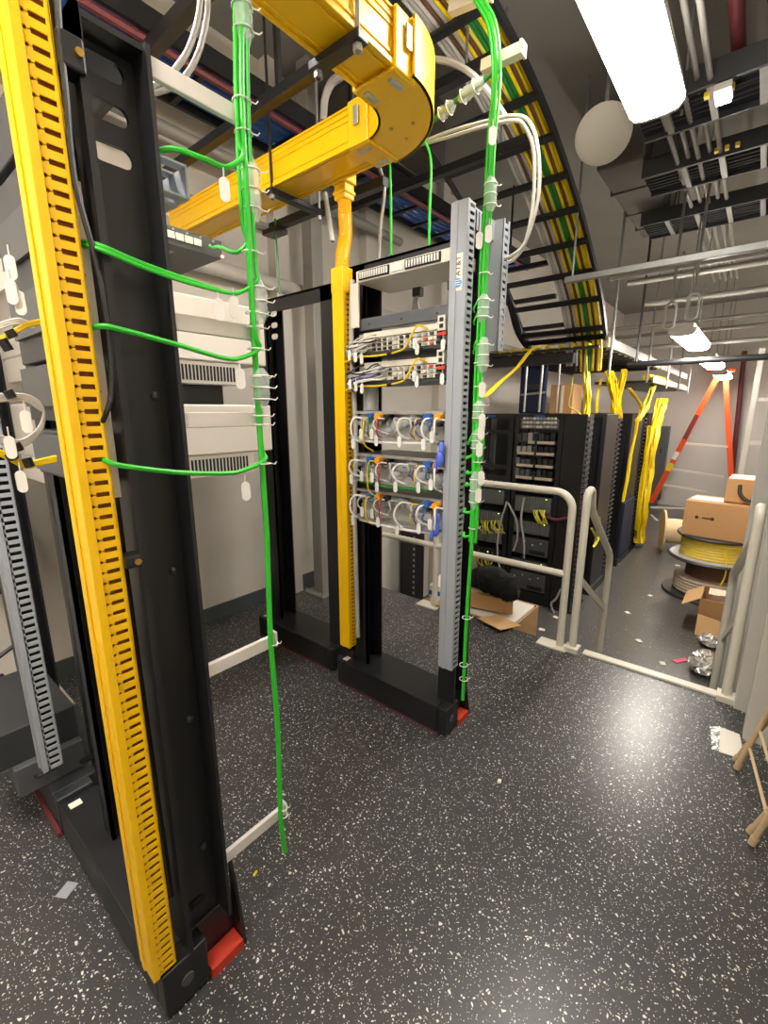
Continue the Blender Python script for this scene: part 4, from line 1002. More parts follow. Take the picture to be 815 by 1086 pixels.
for xx in (8.0, 9.2, 10.45):
    obj('hanger_rod', MB().cyl((xx, 1.16, 1.76), (xx, 1.16, 2.2 if xx > 10 else 3.6), .014, 8), 'galv', t)

# descending cable ladder with its cables
lp = [(-1.2, 3.24), (.5, 3.24), (1.8, 3.23), (2.4, 3.2), (2.9, 3.09), (3.33, 2.93), (3.66, 2.78), (3.94, 2.62), (4.32, 2.37), (4.58, 2.10)]
t_ladder = t = thing('cable_ladder', 'black cable ladder sloping down to the far racks with many cables', 'cable ladder', (3.3, 1.5, 2.1))
LS = spl([(x, 0, z) for x, z in lp], 6)
for yy in (1.19, 1.95): obj('stringer', MB().tube([Vector((p.x, yy, p.z)) for p in LS], .022, 6), 'black', t, smooth=True)
def at_len(d):
    acc = 0
    for a, b in zip(LS, LS[1:]):
        l = (b - a).length
        if acc + l >= d: return a.lerp(b, (d - acc) / l), (b - a).normalized()
        acc += l
    return LS[-1], (LS[-1] - LS[-2]).normalized()
d = .2
while d < 6.6:
    p, tg = at_len(d); up_ = Vector((-tg.z, 0, tg.x))
    c = Vector((p.x, 1.57, p.z)) - up_ * .02
    obj('rung', MB().obox(c, tg * .022, Vector((0, .38, 0)), up_ * .010), 'black', t)
    d += .29
lad_cols = ['fibre', 'fibre', 'green_dark', 'fibre_pale', 'green', 'fibre', 'fibre', 'brown', 'fibre_pale', 'fibre', 'sheath', 'sheath', 'fibre', 'green_dark', 'sheath', 'fibre']
cn = {'fibre': 'yellow', 'fibre_pale': 'pale yellow', 'green': 'green', 'green_dark': 'dark green', 'brown': 'brown', 'sheath': 'white', 'grey_cable': 'grey'}
rnd = random.Random(3)
order = ['fibre', 'fibre', 'brown', 'fibre', 'green_dark', 'green_dark', 'fibre_pale', 'brown', 'fibre', 'grey_cable', 'brown', 'sheath', 'grey_cable', 'sheath']
for k, m in enumerate(order):
    yy = 1.228 + k * .0225
    pts = [Vector((p.x, yy + .008 * math.sin(p.x * 1.7), p.z + .024)) for p in LS]
    pts += [Vector((4.64, yy, 1.98)), Vector((4.66 + .02 * (k % 3), yy, 1.80))] if m not in ('sheath', 'grey_cable') else [Vector((4.62, yy, 1.85))]
    o = obj('ladder_cable', MB().tube(pts, .0108, 7), m, smooth=True)
    tag(o, '%s cable lying on the sloping cable ladder' % cn[m], 'cable', '%s cables on the sloping ladder' % cn[m])
# outer frame on the left side of the ladder
a, b = ay(532, 300, 1.99), ay(562, 372, 1.99)
t = t_ladder
obj('stringer', MB().bar(a, b, .04, .05), 'black', t)
for q in ((535, 288), (538, 322), (550, 350)):
    p0 = ay(*q, 2.02); p1 = Vector((p0.x, 1.56, p0.z))
    obj('rung', MB().bar(p0, p1, .045, .035), 'black', t)
loopc('black cable sagging from the left frame of the cable ladder to the far rack beam', [ay(541, 325, 2.05), ay(547, 348, 2.05), ay(555, 364, 2.05), ay(563, 372, 2.05)], .02, 'black', 'power_cable')

# ================================================================== CEILING SERVICES
def pipe(label, a, b, r, m='pipe_grey', name='conduit_pipe', cat='pipe', grp=None):
    o = obj(name, MB().tube([a, b] if isinstance(a, (tuple, Vector)) else a, r, 10), m, smooth=True); return tag(o, label, cat, grp)
for k in range(5):
    z_ = 2.98; yy = .40 + .055 * k
    pipe('thin grey conduit of the parallel bunch under the ceiling', (1.4, yy, z_ + .02 * (k % 2)), (7.2, yy + .06, z_ + .02 * (k % 2)), .013, grp='parallel ceiling conduits')
pipe('dark red sprinkler pipe running above the bright lamp', (.2, .30, 3.1), (3.3, .33, 3.1), .03, 'red_pipe', 'sprinkler_pipe')
t = thing('strut_channel', 'steel strut crossing the aisle above the far lamps', 'strut', (3.6, .6, 2.35))
obj('channel', MB().box(3.58, 3.63, -.55, 1.25, 2.34, 2.38), 'galv', t, bevel=.003)
for yy in (1.2, .1): obj('hanger_rod', MB().cyl((3.6, yy, 2.38), (3.6, yy, 3.6), .008, 8), 'galv', t)
t = thing('strut_channel', 'black pipe crossing the aisle in front of the far lamps', 'strut', (5.5, .6, 1.89))
obj('channel', MB().cyl((5.5, -.8, 1.91), (5.5, 1.18, 1.91), .03, 10), 'black', t, smooth=True)
obj('hanger_rod', MB().cyl((5.5, 1.1, 1.9), (5.5, 1.1, 3.6), .012, 8), 'black', t)
for i, (X, z, r) in enumerate(((4.4, 2.52, .02), (5.0, 2.60, .025), (5.8, 2.55, .03), (6.4, 2.42, .022), (7.0, 2.40, .022), (8.0, 2.36, .03))):
    pipe('grey pipe crossing under the far ceiling, %s from the near end' % ('first', 'second', 'third', 'fourth', 'fifth', 'sixth')[i], (X, -.8, z), (X, 1.15 if i < 3 else 2.7, z), r)
def tray(label, X, z, y0, y1, w=.3):
    t = thing('cable_tray', label, 'cable tray', (X, (y0 + y1) / 2, z))
    obj('side_rail', MB().box(X, X + .02, y0, y1, z, z + .1), 'charcoal', t); obj('side_rail', MB().box(X + w - .02, X + w, y0, y1, z, z + .1), 'charcoal', t)
    n = int((y1 - y0) / .2)
    for k in range(n): obj('rung', MB().box(X + .02, X + w - .02, y0 + .1 + k * .2, y0 + .13 + k * .2, z, z + .02), 'galv', t)
    lc = MB(); rn = random.Random(int(X * 10))
    for k in range(7): lc.tube(spl([(X + .04 + k * (w - .08) / 6, y0, z + .04), (X + .04 + k * (w - .08) / 6 + rn.uniform(-.02, .02), (y0 + y1) / 2, z + .045), (X + .04 + k * (w - .08) / 6, y1, z + .04)], 4), .02, 6)
    obj('laid_cables', lc, 'slot_dark', t, kind='stuff')
    for yy in (y0 + .15, y1 - .2): obj('hanger_rod', MB().cyl((X + w / 2, yy, z), (X + w / 2, yy, 3.6), .007, 6), 'galv', t)
    return t
t1 = tray('dark cable tray crossing beside the small bright lamp', 2.95, 2.95, -.7, .75, .36)
t2 = tray('dark cable tray crossing behind the first one on the right', 3.75, 2.95, -.7, .85, .36)
t3 = tray('third dark cable tray crossing before the steel strut', 4.55, 2.92, -.7, 1.0, .4)
for tt, X in ((t1, 3.0), (t2, 3.62)):
    for k in range(3): obj('cable_mark', MB().box(X, X + .03, .42 - k * .05, .44 - k * .05, 2.93, 2.95), 'fibre', tt, label='short yellow cable mark')
t = thing('air_duct', 'large dark air duct hanging under the ceiling right of the ladder', 'air duct', (4.0, 1.0, 2.95))
obj('trunk', MB().box(3.75, 5.4, .84, 1.15, 3.08, 3.45), 'duct_metal', t, bevel=.02)
for xx in (4.2, 4.7, 5.1): obj('seam', MB().box(xx, xx + .03, .83, 1.16, 3.07, 3.46), 'duct_metal', t)
obj('side_branch', MB().box(3.9, 4.2, .62, .84, 3.12, 3.35), 'duct_metal', t, bevel=.01)
t = thing('air_duct', 'long dark air duct crossing high above the wired rack', 'air duct', (2.9, 2.2, 3.2))
obj('trunk', MB().box(2.5, 3.1, 1.98, 2.76, 3.12, 3.5), 'duct_metal', t, bevel=.02)
obj('seam', MB().box(2.49, 3.11, 2.2, 2.23, 3.11, 3.51), 'duct_metal', t)
t = thing('ceiling_diffuser', 'round pale disc hanging next to the bright lamp', 'ceiling disc', (3.2, .98, 3.0))
obj('disc', MB().lathe([(.02, .07), (.10, .06), (.14, .02), (.15, 0), (.13, -.012), (.02, -.02)], (3.1, .928, 2.972), (.62, .14, .55), n=32), 'disc', t, smooth=True)
obj('stem', MB().cyl((3.13, .935, 3.0), (3.16, .94, 3.6), .012, 8), 'galv', t)
for i, (q, c) in enumerate((((711, 335), (716, 295)), ((735, 325), (742, 285)))):
    p = ax(*q, 4.2); t = thing('chain_link', ('left steel hanging link above the far lamps', 'right steel hanging link above the far lamps')[i], 'hook', tuple(p))
    ring = [p + Vector((0, math.cos(a) * .035, math.sin(a) * .035 + (.055 if math.sin(a) > 0 else -.055))) for a in [2 * PI * k / 20 for k in range(21)]]
    obj('ring', MB().tube(ring, .010, 7), 'steel', t, smooth=True)
    obj('rod', MB().cyl(p + Vector((0, 0, .09)), Vector((p.x, p.y, 3.6)), .010, 7), 'galv', t)
def blue_tray(label, y, z, x0, x1, m):
    t = thing('cable_tray', label, 'cable tray', ((x0 + x1) / 2, y, z))
    obj('side_rail', MB().box(x0, x1, y, y + .02, z, z + .09), 'black', t); obj('side_rail', MB().box(x0, x1, y + .38, y + .4, z, z + .09), 'black', t)
    for k in range(int((x1 - x0) / .3)): obj('rung', MB().box(x0 + .1 + k * .3, x0 + .13 + k * .3, y + .02, y + .38, z, z + .02), 'black', t)
    c = MB()
    for k in range(6): c.tube([(x0, y + .06 + .055 * k, z + .05), ((x0 + x1) / 2, y + .07 + .055 * k, z + .055), (x1, y + .06 + .055 * k, z + .05)], .026, 6)
    obj('laid_cables', c, m, t, kind='stuff', label='blue cables lying in the tray')
    obj('red_cable', MB().cyl((x0, y + .03, z - .02), (x1, y + .03, z - .02), .018, 7), 'red_pipe', t)
    for xx in (x0 + .5, (x0 + x1) / 2, x1 - .5): obj('hanger_rod', MB().cyl((xx, y + .01, z), (xx, y + .01, 3.6), .01, 6), 'black', t)
blue_tray('black tray of blue cables running behind the yellow bend', 2.2, 2.98, -.5, 5.2, 'blue')
for i, (X, z, y0, y1) in enumerate(((2.25, 3.02, .55 + .6, 2.2), (2.75, 2.9, 1.2, 2.76), (1.0, 2.75, 1.3, 2.76), (.3, 2.75, 1.0, 2.76))):
    s = thing('strut_channel', 'black ceiling strut crossing above, %s' % ('over the wired rack', 'behind the grey duct', 'over the gap before the wall', 'over the nearest rack')[i], 'strut', (X, (y0 + y1) / 2, z))
    obj('channel', MB().box(X, X + .045, y0, y1, z, z + .045), 'black', s)
    obj('hanger_rod', MB().cyl((X + .02, y0 + .2, z), (X + .02, y0 + .2, 3.6), .008, 6), 'galv', s)
    obj('hanger_rod', MB().cyl((X + .02, y1 - .1, z), (X + .02, y1 - .1, 3.6), .008, 6), 'galv', s)
pipe('white pipe running along the left wall', (.2, 2.70, 2.30), (6.2, 2.70, 2.22), .045, 'pipe_white', 'wall_pipe')
pipe('pale pipe high along the left wall above the white cabinets', (-.5, 2.55, 2.85), (3.4, 2.62, 2.85), .035, 'pipe_grey', 'wall_pipe')
pipe('thin grey pipe under the high pipe on the left wall', (-.5, 2.7, 2.62), (2.2, 2.7, 2.62), .018, 'pipe_grey', 'wall_pipe')
loopc('fat white cable hanging in a curve behind the yellow bend', [ax(343, 128, 2.1), ax(345, 105, 2.1), ax(352, 88, 2.1), ax(364, 78, 2.1), ax(372, 60, 2.1)], .022, 'sheath', 'power_cable')
loopc('pair of white cables curving down from the ladder near the yellow bend', [ax(455, 62, 2.0), ax(478, 66, 2.0), ax(500, 78, 2.0), ax(520, 100, 2.05), ax(540, 130, 2.1)], .013, 'sheath', 'power_cable')

# lamps
def lamp(label, x0, x1, y0, y1, z, m='lamp', top=3.6):
    t = thing('ceiling_lamp', label, 'lamp', ((x0 + x1) / 2, (y0 + y1) / 2, z))
    obj('housing', MB().box(x0, x1, y0 + .02, y1 - .02, z + .065, z + .10), 'white', t, bevel=.004)
    yc = (y0 + y1) / 2; hw = (y1 - y0) / 2
    poly = [(-hw, .065), (-hw, .03), (-hw * .8, .008), (-hw * .4, 0), (hw * .4, 0), (hw * .8, .008), (hw, .03), (hw, .065)]
    obj('diffuser', MB().prism(poly, (0, 1, 0), (0, 0, 1), (x1 - x0 - .04, 0, 0), (x0 + .02, yc, z)), m, t)
    for xe in (x0, x1 - .02): obj('end_cap', MB().prism([(a * 1.03, b + .001) for a, b in poly], (0, 1, 0), (0, 0, 1), (.02, 0, 0), (xe, yc, z)), 'white', t)
    for xx in (x0 + .2, x1 - .2): obj('hanger_rod', MB().cyl((xx, yc, z + .1), (xx, yc, top), .006, 6), 'galv', t)
lamp('long bright lamp at the top right of the photo', 1.36, 2.62, .455, .665, 2.72)
lamp('bright lamp behind the viewer in the same row', -1.2, .1, .455, .665, 2.72)
lamp('added unseen fill lamp above the aisle between the two rack rows', -.55, .70, 1.25, 1.46, 2.74, 'lamp_fill', 3.215)  # fill light added out of view to brighten the racks and left wall
lamp('nearest of the three far aisle lamps', 4.5, 5.7, .50, .69, 2.02, 'lamp_aisle')
lamp('middle of the three far aisle lamps', 7.0, 8.4, .52, .74, 2.02, 'lamp_far')
lamp('last of the three far aisle lamps', 9.8, 11.2, .55, .78, 2.02, 'lamp_far')
t = thing('ceiling_lamp', 'small bright square lamp among the dark trays at right', 'lamp', (3.2, .38, 2.93))
pp = az(767, 105, 2.9)
obj('diffuser', MB().box(pp.x - .05, pp.x + .05, pp.y - .03, pp.y + .03, 2.90, 2.915), 'lamp_small', t)
obj('housing', MB().box(pp.x - .055, pp.x + .055, pp.y - .035, pp.y + .035, 2.915, 2.945), 'white', t)

# ================================================================== FAR END AND RIGHT SIDE
t = thing('step_ladder', 'orange step ladder leaning open at the far end of the aisle', 'ladder', (11.0, 1.1, FZ))
XL = 10.6
def lad(px, py, X=XL): return ax(px, py, X)
A = lad(691, 533); B = lad(764, 395)
rl = obj('rail', MB().bar(A, B, .09, .10, (1, 0, 0)), 'orange', t, bevel=.006)
obj('warning_label', MB().bar(A.lerp(B, .27) - Vector((.055, 0, 0)), A.lerp(B, .33) - Vector((.055, 0, 0)), .095, .006, (1, 0, 0)), 'fibre', rl, label='yellow label')
obj('rating_label', MB().bar(A.lerp(B, .36) - Vector((.055, 0, 0)), A.lerp(B, .42) - Vector((.055, 0, 0)), .08, .006, (1, 0, 0)), 'paper', rl, label='white label')
obj('dark_label', MB().bar(A.lerp(B, .52) - Vector((.055, 0, 0)), A.lerp(B, .70) - Vector((.055, 0, 0)), .07, .006, (1, 0, 0)), 'maroon', rl, label='dark red label')
A2, B2 = lad(778, 545, 11.0), lad(770, 395, 11.0)
obj('rail', MB().bar(A2, B2, .09, .09, (1, 0, 0)), 'orange', t, bevel=.006)
for q, r_ in (((711, 497), (768, 506)), ((703, 514), (750, 522)), ((690, 538), (775, 541)), ((724, 470), (772, 474))):
    obj('step', MB().bar(lad(*q, XL + .06), lad(r_[0], r_[1], XL + .3), .05, .035), 'beige_white', t)
obj('top_cap', MB().bar(lad(755, 393, XL + .1), lad(775, 393, XL + .3), .3, .06), 'orange', t, bevel=.01)
# dark red downpipe, wall cabinet, white rack posts at far right
pipe('dark red pipe coming down the far wall right of the orange ladder', (11.9, ax(783, 480, 11.9).y, -.5), (11.9, ax(788, 385, 11.9).y, 2.6), .045, 'red_pipe', 'sprinkler_pipe')
t = thing('wall_cabinet', 'flat grey cabinet on the far wall behind the yellow fibre', 'cabinet', (12.0, 1.5, .2))
obj('body', MB().box(11.9, 12.09, ax(707, 480, 11.9).y, ax(690, 480, 11.9).y, ax(700, 530, 11.9).z, ax(705, 452, 11.9).z), 'darkgrey', t, bevel=.01)
obj('latch', MB().box(11.89, 11.9, ax(702, 480, 11.9).y, ax(700, 480, 11.9).y, .5, .6), 'black', t)
t = thing('storage_rack', 'white upright ladder frame standing behind the cartons at right', 'shelving', (7.6, .1, FZ))
pa, pb = ax(790, 480, 7.6), ax(804, 388, 7.6)
for q in (0, .22):
    obj('upright', MB().box(7.6, 7.66, pa.y - .03 - q, pa.y + .03 - q, FZ, 2.2), 'white', t)
for zz in (.4, 1.0, 1.55): obj('cross_bar', MB().box(7.61, 7.65, pa.y - .22, pa.y, zz, zz + .05), 'white', t)
# wooden spool lying on its side
sc = Vector((8.45, .85, FZ + .30))
t = thing('cable_spool', 'empty pale wooden cable spool lying on its side by the far racks', 'spool', (8.5, .8, FZ))
dirv = Vector((.25, -.97, 0)).normalized()
p0 = ax(704, 548, 8.0); p0.z = FZ + .32
obj('flange', MB().lathe([(.05, 0), (.32, 0), (.32, .03), (.05, .03)], p0, dirv, 32), 'wood', t, bevel=.004)
obj('barrel', MB().lathe([(.19, .03), (.19, .60)], p0, dirv, 28), 'wood', t, smooth=True)
obj('flange', MB().lathe([(.05, 0), (.32, 0), (.32, .03), (.05, .03)], p0 + dirv * .60, dirv, 32), 'wood', t, bevel=.004)
# black reels stack with cartons
RX_, RY_ = 6.35, .22
t = thing('cable_reel', 'lower reel of pale rope under the yellow cable reel', 'reel', (RX_, RY_, FZ))
obj('bottom_flange', MB().lathe([(.05, 0), (.46, 0), (.47, .012), (.46, .03), (.05, .03)], (RX_, RY_, FZ), n=40), 'reel_black', t, smooth=True)
obj('drum', MB().lathe([(.25, .03), (.25, .44)], (RX_, RY_, FZ), n=32), 'brown', t, smooth=True)
cz = MB()
for k in range(5): cz.lathe([(.31, -.024), (.345, -.02), (.358, 0), (.345, .02), (.31, .024)], (RX_, RY_, FZ + .06 + k * .036), n=36)
obj('rope_winding', cz, 'rope', t, smooth=True, label='pale cable wound on the drum')
t = thing('cable_reel', 'reel of bright yellow cable under the large carton', 'reel', (RX_, RY_, FZ + .44))
obj('bottom_flange', MB().lathe([(.05, 0), (.44, 0), (.455, .015), (.44, .03), (.05, .03)], (RX_, RY_, FZ + .44), n=40), 'reel_black', t, smooth=True)
obj('flange_rim', MB().lathe([(.41, .031), (.43, .031), (.43, .038), (.41, .038)], (RX_, RY_, FZ + .44), n=40), 'grey_cable', t)
cz = MB()
for k in range(7): cz.lathe([(.28, -.018), (.325, -.016), (.335, 0), (.325, .016), (.28, .018)], (RX_, RY_, FZ + .495 + k * .032), n=36)
obj('cable_winding', cz, 'fibre', t, smooth=True, label='yellow cable wound on the reel')
obj('clear_wrap', MB().lathe([(.338, .04), (.341, .27)], (RX_, RY_, FZ + .44), n=36), 'clear_thin', t, smooth=True)
obj('top_flange', MB().lathe([(.05, .27), (.38, .27), (.39, .285), (.38, .30), (.05, .30)], (RX_, RY_, FZ + .44), n=40), 'reel_black', t, smooth=True)
obj('loose_end', MB().tube(spl([ax(770, 585, 6.0), ax(771, 600, 5.98), ax(769, 612, 5.96), ax(764, 622, 5.95)], 6), .008, 6), 'fibre', t, smooth=True, label='loose yellow tail')
def carton(name, label, c, sx, sy, z0, sz, rot, m='card', tape=True, grip=False):
    t = thing(name, label, 'box', (c[0], c[1], z0))
    u = Vector((math.cos(rot), math.sin(rot), 0)); v = Vector((-math.sin(rot), math.cos(rot), 0)); C = Vector((c[0], c[1], z0 + sz / 2))
    obj('body', MB().obox(C, u * sx / 2, v * sy / 2, (0, 0, sz / 2)), m, t, bevel=.006)
    if tape: obj('tape_strip', MB().obox(C + Vector((0, 0, sz / 2 + .001)), u * .03, v * sy / 2 * .99, (0, 0, .0012)), 'tape', t)
    return t, C, u, v
zt = FZ + .74
pL = ax(727, 540, 6.0)
t, C, u, v = carton('carton', 'large carton with a small printed mark lying on the yellow reel', (6.30, .14), .50, .76, zt, .40, math.radians(-6))
f = C - u * .252
mk = f + v * .25 + Vector((0, 0, .02))
obj('printed_dot', MB().cyl(mk, mk - u * .0012, .018, 14), 'ink', t)
obj('printed_arrow', MB().prism([(.05, -.008), (.13, -.008), (.135, -.018), (.155, -.018), (.165, 0), (.155, .018), (.135, .018), (.13, .008), (.05, .008)], -v, (0, 0, 1), -u * .0012, mk), 'ink', t)
obj('label_sheet', MB().obox(C + Vector((0, 0, .203)) + v * .2, u * .14, v * .15, (0, 0, .002)), 'paper', t)
t, C, u, v = carton('carton', 'small carton with black strap handles on top of the large carton', (6.35, -.03), .36, .44, zt + .41, .26, math.radians(-4))
for s in (.0, ):
    q = C - u * .185
    obj('strap_handle', MB().tube(spl([q + v * .10 + Vector((0, 0, .07)), q + v * .085 + Vector((-.02, 0, -.03)), q + v * .0 + Vector((-.03, 0, -.09)), q - v * .085 + Vector((-.02, 0, -.03)), q - v * .10 + Vector((0, 0, .07))], 6), .017, 6), 'black', t, smooth=True, label='black strap handle')
obj('white_sheet', MB().obox(C + Vector((-.02, .05, .137)), u * .12 + Vector((0, 0, .01)), v * .16, (0, 0, .003)), 'paper', t)
# open carton on the floor
t = thing('open_carton', 'open carton with green packing on the lower floor by the right rail', 'box', (5.25, .02, FZ))
cxx, cyy, sx, sy, hz = 5.30, .02, .42, .40, .36
w = MB().box(cxx - sx / 2, cxx + sx / 2, cyy - sy / 2, cyy - sy / 2 + .008, FZ, FZ + hz); w.box(cxx - sx / 2, cxx + sx / 2, cyy + sy / 2 - .008, cyy + sy / 2, FZ, FZ + hz)
w.box(cxx - sx / 2, cxx - sx / 2 + .008, cyy - sy / 2 + .008, cyy + sy / 2 - .008, FZ, FZ + hz); w.box(cxx + sx / 2 - .008, cxx + sx / 2, cyy - sy / 2 + .008, cyy + sy / 2 - .008, FZ, FZ + hz); w.box(cxx - sx / 2 + .008, cxx + sx / 2 - .008, cyy - sy / 2 + .008, cyy + sy / 2 - .008, FZ, FZ + .01)
obj('body', w, 'card', t)
fl = MB().obox((cxx + sx / 2 + .09, cyy, FZ + hz - .03), (.10, 0, -.035), (0, sy / 2, 0), (.001, 0, .003)); fl.obox((cxx, cyy + sy / 2 + .07, FZ + hz - .05), (sx / 2, 0, 0), (0, .07, -.05), (0, .002, .003))
obj('flap', fl, 'card_light', t)
obj('packing', MB().sphere((cxx, cyy, FZ + hz - .07), .17, (1, 1, .35), 14, 8), 'brown', t, smooth=True)
obj('green_packet', MB().obox((cxx - .08, cyy - .08, FZ + hz - .02), (.07, .02, .01), (-.02, .06, 0), (0, 0, .008)), 'green', t, label='bright green packet')
obj('label_sheet', MB().obox((cxx + .1, cyy + .07, FZ + hz - .01), (.07, 0, .01), (0, .08, 0), (0, 0, .004)), 'tape', t)
for i, (px, py, s, m, lb) in enumerate(((756, 668, .13, 'card_light', 'torn cardboard flap in front of the open carton'), (768, 660, .12, 'card_light', 'cardboard piece leaning on the open carton near the rail'), (763, 705, .10, 'card', 'brown cardboard scrap beside the clear bag'))):
    p = az(px, py, FZ + .1 if i < 2 else FZ + .02)
    tag(obj('cardboard_scrap', MB().obox(p, (s * .3, 0, s * .7), (0, s, s * .15), (.003, 0, .0)), m), lb, 'scrap')
def crumple(name, label, c, r, scv, m, seed, cat='bag'):
    mb = MB().sphere(c, r, scv, 18, 12); rn = random.Random(seed)
    for q in mb.v: q += Vector((rn.uniform(-1, 1) * scv[0], rn.uniform(-1, 1) * scv[1], rn.uniform(-1, 1) * scv[2])) * r * .22
    return tag(obj(name, mb, m), label, cat)
p = az(745, 706, FZ + .02); crumple('plastic_bag', 'clear crumpled plastic bag on the lower floor beside the sill', (p.x, p.y, FZ + .06), .16, (1.3, .55, .35), 'foil', 4)
p = az(752, 682, FZ + .02); crumple('plastic_bag', 'small clear crumpled bag in front of the open carton', (p.x, p.y, FZ + .05), .10, (1, .9, .4), 'foil', 9)
for i, (px, py, m, lb) in enumerate(((722, 701, 'pink', 'pink scrap of tape on the lower floor'), (703, 704, 'paper', 'white scrap near the sill on the lower floor'), (690, 632, 'paper', 'white scrap in the middle of the aisle'), (678, 680, 'paper', 'white scrap left of the aisle centre'), (666, 650, 'paper', 'small white scrap near the stair rail'), (719, 600, 'paper', 'white scrap beside the black reel'), (694, 549, 'pipe_white', 'pale stick on the floor by the yellow fibre'), (655, 598, 'paper', 'pale scrap at the foot of the third rack'), (729, 624, 'paper', 'pale strip on the floor before the reel'), (590, 655, 'paper', 'white scrap on the floor by the guard rail corner'), (575, 668, 'paper', 'white strip on the floor behind the guard rail foot'))):
    p = az(px, py, FZ); L_ = .028 if i else .07
    if i == 6: L_ = .3
    rn = random.Random(i); a = rn.random() * 3
    if i == 6: a = math.radians(20)
    tag(obj('floor_scrap', MB().obox((p.x, p.y, FZ + .004), (math.cos(a) * L_, math.sin(a) * L_, 0), (-math.sin(a) * .022, math.cos(a) * .022, 0), (0, 0, .003)), m), lb, 'scrap')
p = az(530, 829, 0); tag(obj('floor_scrap', MB().obox((p.x, p.y, .003), (.008, .002, 0), (-.002, .006, 0), (0, 0, .003)), 'paper'), 'tiny white scrap on the speckled floor in front of the wired rack', 'scrap')
p = az(271, 927, 0); tag(obj('floor_scrap', MB().obox((p.x, p.y, .002), (.008, .004, 0), (-.002, .003, 0), (0, 0, .002)), 'fibre'), 'tiny yellow scrap on the speckled floor by the hanging green cable', 'scrap')
p = az(71, 944, 0); tag(obj('floor_scrap', MB().obox((p.x, p.y, .001), (.02, .012, 0), (-.01, .016, 0), (0, 0, .001)), 'grey_duct'), 'dull grey scrap on the floor left of the nearest rack', 'scrap')
p = az(565, 683, 0); 
# box pile at the platform edge
t = thing('open_carton', 'tall open carton packed with papers just beyond the guard rail', 'box', (3.02, 1.5, FZ))
x0, x1, y0, y1, zt2 = 2.76, 3.22, 1.12, 1.86, -.02
w = MB().box(x0, x1, y0, y0 + .008, FZ, zt2); w.box(x0, x1, y1 - .008, y1, FZ, zt2); w.box(x0, x0 + .008, y0 + .008, y1 - .008, FZ, zt2); w.box(x1 - .008, x1, y0 + .008, y1 - .008, FZ, zt2); w.box(x0 + .008, x1 - .008, y0 + .008, y1 - .008, FZ, FZ + .01)
obj('body', w, 'card_light', t)
obj('flap', MB().obox((2.70, 1.20, .018), (.10, -.03, -.014), (.03, .10, 0), (0, 0, .002)), 'card_light', t, label='flap folded onto the platform')
obj('flap', MB().obox((2.71, 1.62, .018), (.07, -.0, -.012), (0, .10, 0), (0, 0, .002)), 'card_light', t)
obj('papers', MB().box(2.78, 3.2, 1.14, 1.84, -.10, -.015), 'paper', t, bevel=.01)
t = thing('carton', 'long tan carton lying on top of the open carton', 'box', (3.0, 1.42, -.01))
obj('body', MB().obox((2.90, 1.42, .055), (.05, .03, 0), (-.05, .20, 0), (0, 0, .055)), 'card_light', t, bevel=.004)
obj('tape_strip', MB().obox((2.90, 1.42, .111), (.012, .003, 0), (-.05, .20, 0), (0, 0, .001)), 'tape', t)
t = thing('carton', 'blue and white printed carton left in the open carton', 'box', (3.0, 1.72, -.01))
obj('body', MB().obox((2.95, 1.76, .05), (.12, .02, .01), (-.02, .11, 0), (0, 0, .05)), 'paper', t, bevel=.004)
obj('printed_band', MB().obox((2.95, 1.76, .04), (.1215, .02, .01), (-.02, .1115, 0), (0, 0, .018)), 'blue', t, label='blue printed band')
bg = MB().tube(spl([ax(503, 610, 2.95), ax(516, 613, 2.93), ax(530, 618, 2.90), ax(539, 626, 2.88), ax(541, 637, 2.86)], 6), [.03, .06, .075, .08, .085, .09, .095, .10, .10, .098, .10, .10, .095, .095, .10, .10, .10, .09, .085, .08, .08, .075, .07, .06, .03], 12)
rn = random.Random(8)
for q in bg.v: q += Vector((rn.uniform(-1, 1), rn.uniform(-1, 1), rn.uniform(-1, 1))) * .012
tag(obj('cloth_bag', bg, 'cloth_black', smooth=True), 'black cloth bag slumped over the cartons beyond the guard rail', 'bag')
t = thing('cable_manager', 'slim black slotted column behind the lower rail left of the cartons', 'cable manager', (4.2, 2.2, FZ))
xa = 3.6; ya = ax(440, 600, xa).y
obj('spine', MB().box(xa, xa + .14, ya - .02, ya + .18, FZ, fz(555, 430, xa)), 'black', t)
for k in range(16): obj('slot', MB().box(xa - .006, xa, ya, ya + .018, FZ + .2 + k * .06, FZ + .225 + k * .06), 'grey_duct', t)

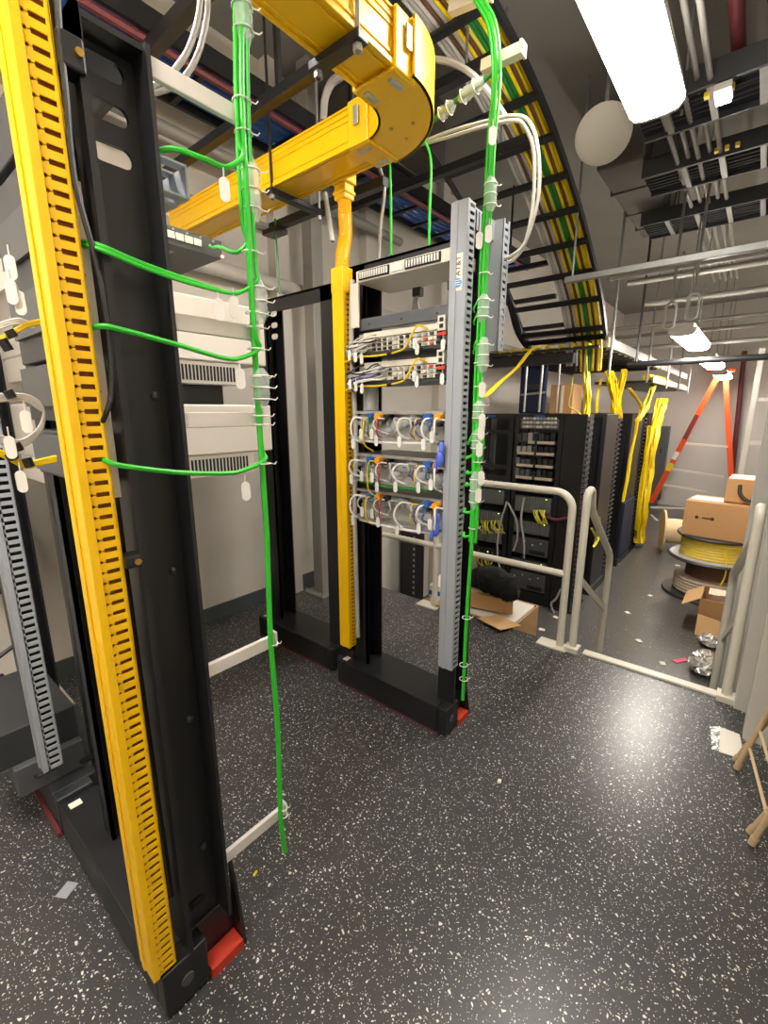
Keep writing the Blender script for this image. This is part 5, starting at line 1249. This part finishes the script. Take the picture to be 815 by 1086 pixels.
# right foreground: folded chair and paper
t = thing('folding_chair', 'folded tan metal chair leaning on the right wall', 'chair', (1.92, -.22, 0))
for x, yb in ((2.12, -.118), (1.74, -.172)):
    a = Vector((x, yb, .008)); b = Vector((x, yb - .17, .84)); lg = obj('leg', MB().cyl(a, b, .0098, 12), 'tan', t, smooth=True)
    obj('foot_cap', MB().cyl(a, a.lerp(b, .035), .0122, 12), 'tan', lg, smooth=True)
    a = Vector((x + .05, yb + .006, .008)); b = Vector((x + .01, yb - .175, .62)); lg = obj('leg', MB().cyl(a, b, .0098, 12), 'tan', t, smooth=True)
    obj('foot_cap', MB().cyl(a, a.lerp(b, .045), .0122, 12), 'tan', lg, smooth=True)
for zz in (.12, .21): obj('stretcher', MB().cyl((1.75, -.175 - zz * .2, zz), (2.12, -.120 - zz * .2, zz), .006, 8), 'tan', t, smooth=True)
obj('seat', MB().obox((1.94, -.30, .58), (.18, 0, 0), (0, -.035, .17), (0, .012, .003)), 'tan', t, bevel=.006)
obj('backrest', MB().obox((1.94, -.335, .80), (.18, 0, 0), (0, -.012, .07), (0, .006, .002)), 'tan', t, bevel=.006)
t = thing('floor_plate', 'pale square sheet on the floor by the right wall', 'sheet', (2.2, -.14, 0))
q = [az(764, 771, .003), az(785, 779, .003), az(790, 806, .003), az(763, 797, .003)]
mb = MB().quad(*[(p.x, p.y, .003) for p in q]); n = len(mb.v)
obj('sheet', MB().prism([(p.x, p.y) for p in q], (1, 0, 0), (0, 1, 0), (0, 0, .004), (0, 0, 0)), 'paper', t)
q2 = [az(753, 770, .002), az(764, 771, .002), az(763, 797, .002), az(756, 795, .002)]
obj('clear_edge', MB().prism([(p.x, p.y) for p in q2], (1, 0, 0), (0, 1, 0), (0, 0, .003), (0, 0, 0)), 'foil', t)

# ================================================================== WORLD AND VIEW
w = bpy.data.worlds.new('world'); SC.world = w; w.use_nodes = True
w.node_tree.nodes['Background'].inputs[0].default_value = (.9, .95, 1, 1); w.node_tree.nodes['Background'].inputs[1].default_value = .05
SC.view_settings.view_transform = 'Standard'
try: SC.view_settings.look = 'None'
except Exception: pass
SC.view_settings.exposure = 0.5; SC.view_settings.gamma = 1.0; SC.view_settings.use_curve_mapping = False
SC.cycles.use_denoising = True
SC.cycles.max_bounces = 8; SC.cycles.transparent_max_bounces = 16
